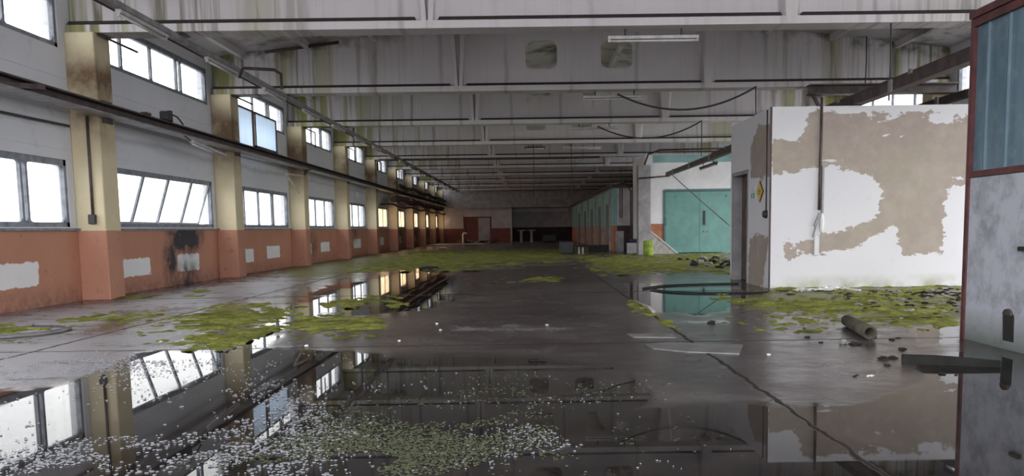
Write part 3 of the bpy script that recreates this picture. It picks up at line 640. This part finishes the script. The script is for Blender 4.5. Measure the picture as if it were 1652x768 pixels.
# fittings on the room walls
e = empty('vertical_conduit', (4.7, 13.6, .6), 'dark vertical conduit on the front of the block room ending in torn white casing', 'conduit')
MB().tube([(4.70, 13.60, 3.02), (4.70, 13.59, 2.4), (4.695, 13.60, 1.8), (4.69, 13.59, 1.25)], .022).build('pipe', 'steel', e)
MB().box(4.725, 4.755, 13.58, 13.62, 1.2, 1.95).build('cable', 'zinc', e)
ov = MB(); bm = bmesh.new(); bmesh.ops.create_uvsphere(bm, u_segments=14, v_segments=8, radius=1)
ov.bm(bm, True, Matrix.Translation((4.735, 13.59, 1.04)) @ Matrix.Diagonal((.04, .04, .16, 1))); ov.build('torn_casing', 'paper', e)
MB().bar((4.62, 13.59, 1.0), (4.70, 13.59, 1.2), .05, .03).bar((4.60, 13.60, .82), (4.66, 13.60, 1.05), .03, .02).build('broken_cover', 'greycon', e)
MB().box(4.62, 4.70, 13.585, 13.62, .52, .86, .01).build('casing_stub', 'whiteboard', e)
e = empty('light_switch', (3.88, 13.8, 1.2), 'dark round switch at the end of a thin conduit by the room corner', 'switch')
MB().tube([(3.895, 13.80, 2.86), (3.895, 13.80, 1.26)], .010).build('conduit', 'steel', e)
bm = bmesh.new(); bmesh.ops.create_cone(bm, cap_ends=True, segments=14, radius1=.075, radius2=.05, depth=.06)
MB().bm(bm, False, Matrix.Translation((3.88, 13.82, 1.2)) @ Matrix.Rotation(-math.pi/2, 4, 'Y')).build('switch_body', 'black', e)
e = empty('warning_sign', (3.9, 14.2, 1.42), 'yellow diamond warning sign beside the doorway of the block room', 'sign')
dm = lambda s_: [(14.2+.21*s_*math.cos(t*math.pi/2), 1.58+.18*s_*math.sin(t*math.pi/2)) for t in range(4)]
pt = MB().prism(dm(.84), 'x', 3.890, 3.896).build('plate', 'yellow', e); MB().prism(dm(1.0), 'x', 3.8965, 3.909).build('border', 'steel', e)
MB().box(3.887, 3.891, 14.13, 14.27, 1.60, 1.612).box(3.887, 3.891, 14.11, 14.24, 1.57, 1.582).box(3.887, 3.891, 14.15, 14.28, 1.54, 1.552).build('lettering', 'brown', pt)
e = empty('exit_sign', (3.9, 14.6, 1.48), 'small green and white sign left of the yellow diamond sign', 'sign')
pt = MB().box(3.897, 3.909, 14.5, 14.72, 1.49, 1.70).build('plate', 'whiteboard', e); gb_ = MB().box(3.893, 3.898, 14.5, 14.72, 1.49, 1.565).build('green_band', 'greensign', pt)
MB().box(3.890, 3.894, 14.58, 14.64, 1.505, 1.55).build('pictogram', 'whiteboard', pt)

# ------------------------------------------------------------------ blue partition
e = empty('sheet_partition', (3.9, 5, 0), 'partition of dirty white lower panel and blue sheet in red-brown frame', 'partition')
PX, PH = 3.83, 2.80; pa, pb = 1.6, 7.40
MB().box(PX+.012, PX+.09, pa, pb-.05, 0, 1.40).build('lower_panel', 'panel', e)
m = MB(); m.box(PX+.03, PX+.06, pa, pb-.05, 1.46, PH-.06)
m.build('blue_sheet', 'blue', e)
m = MB()
for yy in np.arange(pa+.3, pb-.1, .31): m.prism([(yy-.03, 0), (yy+.03, 0), (yy+.012, 1), (yy-.012, 1)], 'x', 0, .0) if False else m.add(
    [(PX+.031, yy-.03, 1.46), (PX+.031, yy+.03, 1.46), (PX+.02, yy, 1.46), (PX+.031, yy-.03, PH-.06), (PX+.031, yy+.03, PH-.06), (PX+.02, yy, PH-.06)], [(0, 1, 2), (5, 4, 3), (0, 2, 5, 3), (2, 1, 4, 5)])
m.build('sheet_rib', 'blue', e)
MB().box(PX-.005, PX+.095, pb-.05, pb, 0, PH).build('corner_post', 'redsteel', e)
MB().box(PX-.005, PX+.095, pa, pb-.05, 1.405, 1.455).build('middle_rail', 'redsteel', e)
MB().box(PX-.02, PX+.11, pa, pb+.01, PH-.06, PH).box(PX-.005, PX+.095, pa, pb-.05, PH-.13, PH-.065).build('top_rail', 'redsteel', e)
m = MB(); ring = [(6.68+.075*math.cos(t/10*math.pi), .24+.05*math.sin(t/10*math.pi)+.02) for t in range(11)]+[(6.60, .07), (6.74, .07)]
m.prism(ring, 'x', PX+.004, PX+.02); m.build('socket_hole', 'black', e)
MB().prism([(6.68+.06*math.cos(t/6*math.pi), .28+.05*math.sin(t/6*math.pi)) for t in range(7)], 'x', PX-.01, PX+.014).build('socket_cover', 'brown', e)
MB().box(PX-.03, PX+.014, 6.42, 6.54, .795, .83, .006).build('latch', 'black', e)

# ------------------------------------------------------------------ green-door wall, grey pillar, corridor rooms
GY = 32.26
gw = struct(MB().box(4.66, 5.24, GY, GY+.2, 1.13, 3.72).box(5.24, 7.95, GY, GY+.2, 2.38, 3.72).box(7.95, XR, GY, GY+.2, 0, 3.72).box(4.52, 4.66, GY, GY+3.8, 0, 3.72).build('wall_green', 'whitewall'))
gw.name = 'wall_mid_right'
MB().box(4.66, 5.24, GY, GY+.2, 0, 1.13).build('dado', 'orange', gw)
MB().box(4.80, XR, GY-.012, GY, 3.42, 3.70).build('teal_band', 'tealpale', gw)
dr = struct(MB().box(5.2, 5.26, GY-.04, GY+.1, 0, 2.40).box(5.26, 8.0, GY-.04, GY+.1, 2.34, 2.42).box(7.94, 8.0, GY-.04, GY+.1, 0, 2.34).build('door_2', 'tealdark'))
for a, b in ((5.265, 6.575), (6.595, 7.935)): lf = MB().box(a, b, GY-.02, GY+.06, .02, 2.33, .01).build('leaf', 'teal', dr)
MB().box(6.57, 6.60, GY-.028, GY+.07, .02, 2.33).build('cover_strip', 'teal', dr)
MB().box(6.70, 6.79, GY-.04, GY-.019, 1.06, 1.60, .01).build('window_slot', 'black', lf)
MB().box(6.72, 6.90, GY-.06, GY-.019, .79, .85, .01).build('handle', 'zinc', lf)
MB().box(5.24, 5.32, GY-.06, GY-.019, 1.05, 1.35, .01).build('lock_plate', 'tealdark', dr)
MB().box(6.15, 6.2, GY-.03, GY-.019, .72, .76).box(7.55, 7.6, GY-.04, GY-.019, 2.1, 2.2).box(5.6, 5.66, GY-.04, GY-.019, 2.1, 2.14).build('rivet', 'tealdark', dr)
o = MB().box(4.12, 4.58, 31.3, 31.78, 0, 3.28, .015).build('square_pillar', 'greycon'); tag(o, 'plain grey square pillar left of the wall with the green door', 'pillar')
o = MB().tube([(4.35, 31.2, 3.3), (4.62, 32.2, 3.74), (4.9, 31.2, 3.80), (9.4, 31.1, 3.84)], .035).build('overhead_pipe', 'steel'); tag(o, 'dark pipe running over the white wall above the green door', 'pipe')
o = MB().tube([(4.1, 31.2, 2.78), (5.25, 31.2, 2.86)], .03).build('overhead_pipe', 'steel'); tag(o, 'short dark pipe across the grey square pillar', 'pipe')
cr = empty('corridor_block', (4, 50, 0), 'long low room block on the right, pale blue above orange', 'building')
MB().box(3.70, 3.86, 36.2, 69.3, 1.09, 2.68).build('upper_wall', 'tealpale', cr)
MB().box(3.70, 3.86, 36.2, 69.3, 0, 1.09).build('dado', 'orange', cr)
MB().box(3.86, 4.5, 36.2, 36.35, 1.09, 2.68).build('end_wall', 'greywall', cr); MB().box(3.86, 4.5, 36.19, 36.35, 0, 1.09).build('end_dado', 'maroon', cr)
MB().box(3.62, 4.5, 36.1, 69.3, 2.68, 2.75).build('roof_edge', 'steel', cr)
for yy in (38.2, 42.4, 47.5, 53.0, 59): MB().box(3.66, 3.70, yy, yy+1.1, 0.02, 2.05).build('door_leaf', 'tealdark', cr)
for yy in (37.2, 40.7, 45, 50.5, 56, 62): MB().box(3.62, 3.71, yy, yy+.3, 0, 2.68).build('pilaster', 'greycon', cr)
MB().tube([(3.60, 36.2, 2.80), (3.60, 69, 2.80)], .06).build('roof_pipe', 'steel', cr)
MB().tube([(3.98, 36.14, 2.68), (3.98, 36.14, 1.3)], .02).tube([(4.07, 36.14, 2.68), (4.07, 36.14, 1.42)], .02).build('wall_pipe', 'steel', cr)
MB().tube([(3.88, 36.1, 2.78), (4.3, 36.1, 2.74), (4.44, 36.12, 2.55), (4.44, 36.12, .1)], .04).build('rain_pipe', 'steel', cr)
MB().box(3.95, 4.1, 36.08, 36.19, 1.25, 1.42, .01).build('meter_box', 'paleboard', cr)
o = MB().box(3.95, 4.15, 36.0, 36.3, 2.86, 3.0, .02).build('black_box', 'black'); tag(o, 'small black box on the roof corner of the corridor block', 'box')
o = MB().box(3.77, 4.11, 35.92, 35.98, .0, .86, .01).build('leaning_sheet', 'greycon'); tag(o, 'grey panel leaning upright against the dark end of the corridor block', 'panel')
o = MB().box(4.0, 4.12, 33.1, 33.5, 0, .01).box(3.93, 4.42, 33.3, 33.36, 0.0, .40, .01).build('white_sheet', 'whiteboard'); tag(o, 'small white panel standing on the floor left of the green barrel', 'panel')
o = MB().box(4.13, 4.5, 33.5, 33.9, 0, .55, .03).build('blue_crate', 'blueplastic'); tag(o, 'dark blue crate behind the small white panel', 'crate')
e = empty('moss_barrel', (4.35, 30.2, 0), 'lime green moss-covered barrel standing before the grey square pillar', 'barrel')
prof = [(.0, 0), (.17, 0), (.18, .02), (.175, .16), (.188, .18), (.175, .2), (.175, .36), (.188, .38), (.175, .40), (.18, .52), (.16, .53), (.15, .50), (0, .50)]
m = MB(); n = 18; m.v = [(4.33+a*math.cos(2*math.pi*j/n), 30.2+a*math.sin(2*math.pi*j/n), b) for a, b in prof for j in range(n)]
m.f = [(i*n+j, i*n+(j+1) % n, (i+1)*n+(j+1) % n, (i+1)*n+j) for i in range(len(prof)-1) for j in range(n)]; m.sm = [True]*len(m.f); m.build('drum', 'limegreen', e)
o = MB().prism([(4.62, .01), (5.6, .01), (4.62, .82)], 'y', 31.5, 31.54).build('fallen_sheet', 'paleboard'); tag(o, 'pale triangular sheet slumped between barrel and green door', 'sheet')
o = MB().bar((4.60, 31.45, .86), (5.62, 31.45, .02), .03, .03).build('leaning_rod', 'whiteboard'); tag(o, 'thin pale rod along the sloping edge of the slumped sheet', 'rod')

# oval plate on the wall of the fourth bay
bm = bmesh.new(); bmesh.ops.create_cone(bm, cap_ends=True, segments=20, radius1=.16, radius2=.14, depth=.03)
o = MB().bm(bm, False, Matrix.Translation((-6.99, 35.3, 2.5)) @ Matrix.Rotation(math.pi/2, 4, 'Y') @ Matrix.Diagonal((1, 2.2, 1, 1))).build('round_plate', 'paper'); tag(o, 'white oval plate on the left wall between fourth and fifth pillars', 'plate')

# ------------------------------------------------------------------ things on the floor
def lump(name, x, y, s_, mat, flat=.5, seed=0, label=None, cat='rubble', group=None, z=0):
    bm = bmesh.new(); bmesh.ops.create_icosphere(bm, subdivisions=2, radius=1); rnd = random.Random(seed)
    off = Vector((rnd.random()*50, rnd.random()*50, rnd.random()*50)); a = rnd.random()*6.28; ex_ = rnd.uniform(.6, 1.6)
    for v in bm.verts:
        p = v.co.normalized(); k_ = .72+.55*mnoise.noise(p*1.6+off)+.25*mnoise.noise(p*4+off); v.co = Vector((p.x*k_*ex_, p.y*k_, max(p.z*k_*flat, -flat*.35)))
    zmin = min(v.co.z for v in bm.verts)
    o = MB().bm(bm, False, Matrix.Translation((0, 0, -zmin*s_)) @ Matrix.Rotation(a, 4, 'Z') @ Matrix.Scale(s_, 4)).build(name, mat)
    o.location = (x, y, z); return tag(o, label, cat, group)
RUB = [(2.54,7.25,.035),(2.78,7.1,.075),(2.68,6.29,.07),(2.77,6.34,.06),(2.59,6.01,.05),(3.3,7.45,.03),(3.11,7.51,.05),(2.73,5.90,.03),(2.8,5.63,.04),(2.88,5.6,.03),(2.19,5.59,.025),(3.02,6.74,.04),(2.53,7.58,.05),(2.73,8.27,.03),(2.62,8.56,.03),(1.94,8.88,.07),(2.23,5.65,.02),(3.2,7.35,.04),(3.05,6.8,.05)]
lab1 = 'small dark lump of debris on the wet concrete around the broken pipe'
for i, (a, b, c_) in enumerate(RUB): lump('rubble_lump', a, b, c_*.75, 'rubble', .4, i, lab1, group='dark debris lumps on the open wet floor')
lump('plaster_chip', 2.70, 7.16, .06, 'rubblepale', .6, 77, 'pale crumpled chip beside a black lump left of the broken pipe', 'rubble')
rnd = random.Random(5); lab2 = 'dark crumbled rubble lump on moss between block room and partition'; q = 0
poly = [(3.9, 8.9), (4.6, 9.0), (7.2, 11.0), (7.0, 13.2), (4.6, 12.6), (4.0, 10.2)]
while q < 230:
    a, b = rnd.uniform(3.2, 7.2), rnd.uniform(8.6, 13.3)
    if sdf(np.array([a]), np.array([b]), poly)[0] < 0 or rnd.random() > .35+.65*((a-3.5)/3.5): continue
    pale = rnd.random() < .25
    lump('rubble_lump', a, b, rnd.uniform(.018, .065), 'rubblepale' if pale else 'rubble', .4, 100+q, 'pale crumbled plaster lump on moss between block room and partition' if pale else lab2,
         group='pale rubble between room and partition' if pale else 'dark rubble between room and partition'); q += 1
for q in range(60):
    a = rnd.gauss(5.5, .6); b = rnd.gauss(23.0, 1.8)
    if a < 4.3 or b > 28: continue
    pale = rnd.random() < .3
    lump('rubble_lump', a, b, rnd.uniform(.06, .18), 'rubblepale' if pale else 'rubble', .55, 400+q, ('pale' if pale else 'dark')+' lump of the rubble heap before the green double door', group=('pale' if pale else 'dark')+' lumps heaped before the green door')
# torn white plastic at the foot of the room
for q in range(9):
    a = 4.15+q*.09+rnd.uniform(-.03, .03); bm = bmesh.new(); bmesh.ops.create_grid(bm, x_segments=5, y_segments=4, size=.5)
    s1, s2, rt = rnd.uniform(.12, .28), rnd.uniform(.08, .16), rnd.random()*3
    for v in bm.verts: v.co = Vector((v.co.x*s1, v.co.y*s2, .03+.05*mnoise.noise(v.co*4+Vector((q*3, 0, 0)))))
    g2 = bmesh.ops.extrude_face_region(bm, geom=bm.faces[:]); bmesh.ops.translate(bm, verts=[v for v in g2['geom'] if isinstance(v, bmesh.types.BMVert)], vec=(0, 0, .006))
    o = MB().bm(bm, False, Matrix.Rotation(rt, 4, 'Z')).build('torn_plastic', 'paper'); o.location = (a, 12.95+rnd.uniform(-.18, .18), .0)
    tag(o, 'scrap of torn white plastic in the litter at the foot of the block room', 'litter', 'torn white plastic scraps')
o = MB().bar((4.93, 12.95, .03), (5.05, 12.75, .02), .03, .02).build('white_stick', 'paper'); tag(o, 'short white stick at the right end of the plastic litter', 'stick')
# hollow pipe piece
e = empty('broken_pipe', (3.1, 7.9, 0), 'short hollow mossy concrete pipe piece lying on wet floor', 'pipe')
m = MB(); A, B = Vector((3.20, 8.40, .06)), Vector((3.02, 7.38, .064)); n = 16; t = (B-A).normalized(); sd = t.cross(Vector((0, 0, 1))).normalized(); up = sd.cross(t)
for P_, rr in ((A, .040), (A, .058), (B, .062), (B, .044)):
    for j in range(n): m.v.append(tuple(P_+(sd*math.cos(2*math.pi*j/n)+up*math.sin(2*math.pi*j/n))*rr))
for i in range(3): m.f += [(i*n+j, i*n+(j+1) % n, (i+1)*n+(j+1) % n, (i+1)*n+j) for j in range(n)]
m.f += [(3*n+j, 3*n+(j+1) % n, (j+1) % n, j) for j in range(n)]; m.sm = [True]*len(m.f); m.build('pipe_wall', 'pipe', e)
bm = bmesh.new(); bmesh.ops.create_cube(bm, size=1); bmesh.ops.subdivide_edges(bm, edges=bm.edges[:], cuts=5, use_grid_fill=True)
for v in bm.verts:
    tx = v.co.x; tp = 1-.55*max(0, tx+.1); n_ = mnoise.noise_vector(Vector((tx*5, v.co.y*3, v.co.z*3)))*.10
    v.co = Vector((tx*.64+n_.x*.06, v.co.y*.085*tp+n_.y*.03, (v.co.z+.5)*.062*tp+abs(n_.z)*.02))
o = MB().bm(bm, False, Matrix.Translation((3.04, 6.0, 0)) @ Matrix.Rotation(-.34, 4, 'Z')).build('wet_log', 'wood'); tag(o, 'black soaked length of timber lying beside the partition', 'timber')
o = MB().prism([(1.02, 7.30), (1.25, 7.38), (1.84, 7.17), (1.68, 6.66), (1.30, 6.80), (1.05, 7.02)], 'z', .0, .008).build('flat_board', 'slab'); tag(o, 'thin grey flat board lying on the floor at the joint', 'board')
o = MB().prism([(.95, 8.05), (1.38, 8.0), (1.36, 7.72), (.98, 7.80)], 'z', .0, .006).build('flat_board', 'slab'); tag(o, 'small grey board behind the larger flat board', 'board')
# cables lying on the wet floor
def lay(name, pts, rad, mat, label):
    P_ = []; n = len(pts)
    for i in range(n-1):
        p0, p1, p2, p3 = [Vector(pts[max(0, min(n-1, i+d_))]) for d_ in (-1, 0, 1, 2)]
        for s_ in range(6):
            t = s_/6; P_.append(.5*((2*p1)+(-p0+p2)*t+(2*p0-5*p1+4*p2-p3)*t*t+(-p0+3*p1-3*p2+p3)*t*t*t))
    P_.append(Vector(pts[-1])); return tag(MB().tube(P_, rad, 8).build(name, mat), label, 'cable')
lay('floor_cable', [(1.9, 13.9, .015), (2.4, 14.5, .015), (3.1, 14.7, .015), (3.7, 14.75, .015)], .014, 'black', 'black cable reaching across the puddle to the room doorway')
lay('floor_cable', [(2.0, 13.7, .015), (2.25, 13.05, .015), (2.8, 12.75, .015), (3.4, 12.75, .015), (4.0, 12.9, .015)], .014, 'black', 'black cable curving across the teal puddle to the room corner')
lay('grey_hose', [(-6.3, 8.3, .023), (-5.7, 8.2, .023), (-5.25, 8.42, .023), (-4.98, 8.75, .023), (-4.98, 9.15, .023), (-5.25, 9.45, .023), (-5.6, 9.55, .023)], .022, 'zinc', 'grey hose looping around a moss patch by the left wall')
o = MB().tube([(1.47, 11.6, .012), (1.53, 10.6, .012), (1.50, 10.0, .012)], .02).build('joint_strip', 'paleboard'); tag(o, 'pale strip lying in the floor joint among yellow moss', 'strip')
# far clutter
e = empty('dark_bench', (2.5, 33, 0), 'low dark broken bench lying before the corridor block', 'bench')
MB().box(1.95, 3.2, 33.0, 33.6, .28, .34, .01).build('seat', 'wood', e)
MB().box(2.45, 3.2, 33.02, 33.58, .05, .279).build('box_base', 'wood', e)
for xx in (2.0, 2.15): MB().box(xx, xx+.06, 33.05, 33.12, 0, .28).build('leg', 'paleboard', e)
o = MB().box(1.3, 1.85, 33.4, 34.0, 0, .5, .03).build('dark_box', 'black'); tag(o, 'dark square box left of the broken bench', 'box')
for j, (a, b) in enumerate([(-.5, 62), (.25, 62)]):
    o = MB().box(a, a+.18, b, b+.2, 0, .9).box(a-.2, a+.4, b-.1, b+.4, .86, .93).build('low_stand', 'greycon'); tag(o, ['left', 'right'][j]+' one of two small grey stands before the dark far wall', 'stand', 'stands at the far end')
o = MB().box(1.2, 2.2, 63, 63.8, 0, .55, .05).build('dark_crate', 'black'); tag(o, 'dark crate on the floor at the far end, right of the stands', 'crate')
o = MB().tube([(-4.55, 60.5, 0), (-4.55, 60.5, .66), (-4.48, 60.5, .76), (-4.35, 60.5, .78), (-4.28, 60.5, .7)], .07, 8).build('white_standpipe', 'paper'); tag(o, 'white bent standpipe rising from the floor at the far left', 'pipe')
o = MB().prism([(-7, 58.5), (-2.9, 58.8), (-3.2, 60.2), (-6.8, 60.6)], 'z', 0, .03).build('pale_sheet', 'whiteboard'); tag(o, 'long pale sheet lying on the floor around the white standpipe', 'sheet')
for q in range(22):
    lump('debris_lump', rnd.uniform(-5.2, -2.4), rnd.uniform(63, 68.5), rnd.uniform(.15, .42), ['rubble', 'rubblepale', 'red'][q % 3], .6, 700+q, ['dark', 'pale', 'red'][q % 3]+' lump in the debris heap before the red doorway', 'debris', ['dark', 'pale', 'red'][q % 3]+' lumps before the red doorway')
for j, (a, b, lab) in enumerate([(-5.3, 46.5, 'nearer'), (-4.8, 48.5, 'farther')]): lump('white_scrap', a, b, .22, 'paper', .25, 800+j, lab+' of two white scraps on moss near the far left pillars', 'litter')
lump('dark_clod', -2.6, 22.3, .28, 'rubble', .25, 900, 'flat dark clod at the far edge of the window-reflecting puddle', 'clod')
for j, (a, b) in enumerate([(-3.5, 8.0), (-1.0, 9.2), (-.9, 8.6), (.2, 8.9), (-2.0, 7.55), (-1.2, 7.8), (2.3, 5.6), (1.9, 6.6)]):
    lump('white_chip', a, b, .022, 'paper', .5, 850+j, 'tiny white chip of paint on the wet floor in mid hall', 'chip', 'tiny white chips on the floor')
# leaf-sized flakes and painted ripple glints on the foreground puddle: nobody could count them
def flakes(name, n, blobs, size, mat, label, seed, clus):
    """blobs: centre x, y, spreads and weight, on the floor"""
    rn = random.Random(seed); m = MB(); c_ = 0; tries = 0; wt_ = [q[4] for q in blobs]
    while c_ < n and tries < n*40:
        tries += 1; cx, cy, sx_, sy_, _w = rn.choices(blobs, wt_)[0]; a, b = rn.gauss(cx, sx_), rn.gauss(cy, sy_)
        if mnoise.fractal(Vector((a*1.6, b*1.6, seed)), .75, 2.2, 4)+.08*rn.gauss(0, 1) < clus: continue
        s_ = size*rn.uniform(.35, 1.4); k_ = rn.randint(4, 6); a0 = rn.random()*6; zz = .004+rn.random()*.003
        ring = [(a+s_*rn.uniform(.6, 1.2)*math.cos(a0+t*6.283/k_), b+s_*rn.uniform(.6, 1.2)*math.sin(a0+t*6.283/k_)) for t in range(k_)]
        m.prism(ring, 'z', zz-.003, zz); c_ += 1
    return tag(m.build(name, mat), label, 'flakes', None, 'stuff')
M['flake'] = plain('pale_flake', (.36, .37, .40), .3, .3, 20); M['leaf'] = plain('mossy_fleck', (.10, .11, .06), .7, .4, 20)
flakes('flakes_and_glints', 4600, [(-2.15, 3.8, .30, .3, 3), (-1.25, 3.9, .22, .45, 4), (-3.9, 6.5, .5, .5, 6), (-3.0, 6.8, .5, .5, 3), (-1.9, 5.2, .6, .7, 2), (-1.5, 4.6, .2, .3, 1.5)], .0075, 'flake', 'white paint flakes and modelled ripple glints on the foreground puddle at left', 3, .05)  # left clusters stand for glints on ripples, built as pale flakes
flakes('moss_flecks', 4200, [(-.75, 3.75, .28, .30, 3), (-.35, 3.9, .35, .35, 3), (-1.0, 4.2, .2, .3, 1), (-.1, 4.9, .5, .5, 1)], .007, 'leaf', 'greenish flecks floating in the dark foreground puddle', 4, -.05)
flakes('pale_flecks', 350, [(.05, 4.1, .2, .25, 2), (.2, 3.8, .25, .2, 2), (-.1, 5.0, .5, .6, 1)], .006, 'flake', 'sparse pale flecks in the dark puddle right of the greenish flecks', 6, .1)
# moss cushions
MP = [
([(-4.06,9.47),(-4.27,10.52),(-3.99,11.28),(-3.34,11.9),(-3.04,11.13),(-3.02,9.97),(-2.8,9.01),(-2.87,8.24),(-2.81,7.58),(-3.48,7.58),(-3.74,8.21),(-3.38,8.31)],'large green moss patch left of the window-reflecting puddle'),
([(-2.77,8.68),(-2.88,9.49),(-2.66,10.28),(-2.1,9.77),(-1.66,9.2),(-1.52,8.32),(-2.11,8.59)],'moss tongue reaching to the middle of the hall from the large patch'),
([(-5.52,9.99),(-5.52,10.86),(-4.78,10.99),(-4.2,10.36),(-4.23,9.56),(-4.92,9.53)],'pale moss film on grey floor near the nearest pillar'),
([(-6.3,9.0),(-5.9,9.5),(-5.75,9.64),(-5.2,9.16),(-4.99,8.75),(-5.2,8.45),(-6.2,8.4)],'dark moss patch inside the grey hose loop'),
([(-4.47,20.98),(-4.15,26.95),(-5.17,37.97),(-2.11,41.08),(1.42,39.03),(1.28,31.86),(-1.03,27.8),(-1.51,22.67),(-2.95,21.13)],'wide bright moss field across the hall beyond the puddles'),
([(1.85,26.64),(2.4,30.0),(4.55,29.42),(6.41,31.43),(7.01,29.14),(4.67,19.41),(3.59,18.12),(2.09,19.07),(1.73,21.61)],'bright moss field before the green double door'),
([(2.74,12.05),(3.9,13.0),(4.64,12.66),(5.64,11.0),(4.42,8.59),(3.49,8.28),(3.4,9.04),(2.69,9.14),(2.48,10.23)],'mossy ground in front of the block room'),
([(4.01,13.55),(4.91,13.5),(7.03,13.55),(6.41,12.54),(4.98,12.6),(4.2,12.8)],'yellow-green moss strip at the foot of the block room'),
([(1.39,11.87),(1.51,11.45),(1.56,10.0),(1.43,9.7),(1.25,10.43)],'yellow moss tuft in the long floor joint'),
([(1.42,9.23),(1.55,9.0),(1.52,8.3),(1.38,8.4)],'small yellow moss tuft in the joint nearer the camera'),
([(-0.67,17.85),(0.65,17.96),(0.66,16.66),(-0.37,16.33)],'thin moss streaks in the middle of the hall'),
([(-6.56,13.93),(-6.09,15.08),(-5.5,14.38),(-5.93,13.44)],'faint moss patch beside the nearest pillar foot'),
([(-3.11,13.15),(-2.3,12.44),(-1.83,12.04),(-1.78,11.45),(-2.52,11.76)],'small moss island in the window-reflecting puddle'),
([(2.23,9.21),(3.04,9.15),(3.78,8.68),(3.33,8.2),(2.77,8.54)],'thin bright moss edge behind the broken pipe')]
for idx, (poly, lab) in enumerate(MP):
    pxs = [p[0] for p in poly]; pys = [p[1] for p in poly]; yc = min(pys); stp = .032 if yc < 12 else .11
    X_ = np.arange(min(pxs)-.2, max(pxs)+.2, stp); Y_ = np.arange(min(pys)-.3, max(pys)+.3, stp*(1.3 if yc < 12 else 2.2)); A, B = np.meshgrid(X_, Y_)
    ux, uy = persp(A, B); qq = [tuple(float(t) for t in persp(np.array(a), np.array(b))) for a, b in poly]
    d_ = sdf(ux, uy, qq); n = len(X_); keep = np.zeros(A.shape); H_ = np.zeros(A.shape)
    big = 16 if max(pxs)-min(pxs) > .4 else 5
    for j in range(A.shape[0]):
        for i in range(n):
            if d_[j, i] < -big: H_[j, i] = -1; continue
            p = Vector((A[j, i]*1.3, B[j, i]*.8, idx*7)); nz = mnoise.fractal(p, .9, 2.1, 5)
            t = d_[j, i]/big*.8+nz*1.3-.28+1.7*mnoise.fractal(Vector((p.x*4, p.y*6, p.z)), .7, 2.1, 4)
            if idx in (2, 6, 10, 11, 13): t = t-.35+.2*nz
            H_[j, i] = t
    Z_ = np.clip(H_, 0, 1)**.6*(.018 if yc < 12 else .03)
    m = MB(); mp = {}
    def vid(j, i):
        if (j, i) not in mp:
            mp[(j, i)] = len(m.v); zz = Z_[j, i]*(1+.5*mnoise.noise(Vector((A[j, i]*9, B[j, i]*9, 1)))) if H_[j, i] > 0 else -.004
            m.v.append((float(A[j, i]), float(B[j, i]), float(zz)))
        return mp[(j, i)]
    for j in range(A.shape[0]-1):
        for i in range(n-1):
            if max(H_[j, i], H_[j, i+1], H_[j+1, i], H_[j+1, i+1]) > 0.0:
                m.f.append((vid(j, i), vid(j, i+1), vid(j+1, i+1), vid(j+1, i))); m.sm.append(True)
    if m.f: tag(m.build('moss_patch', 'moss'), lab, 'moss', None, 'stuff')
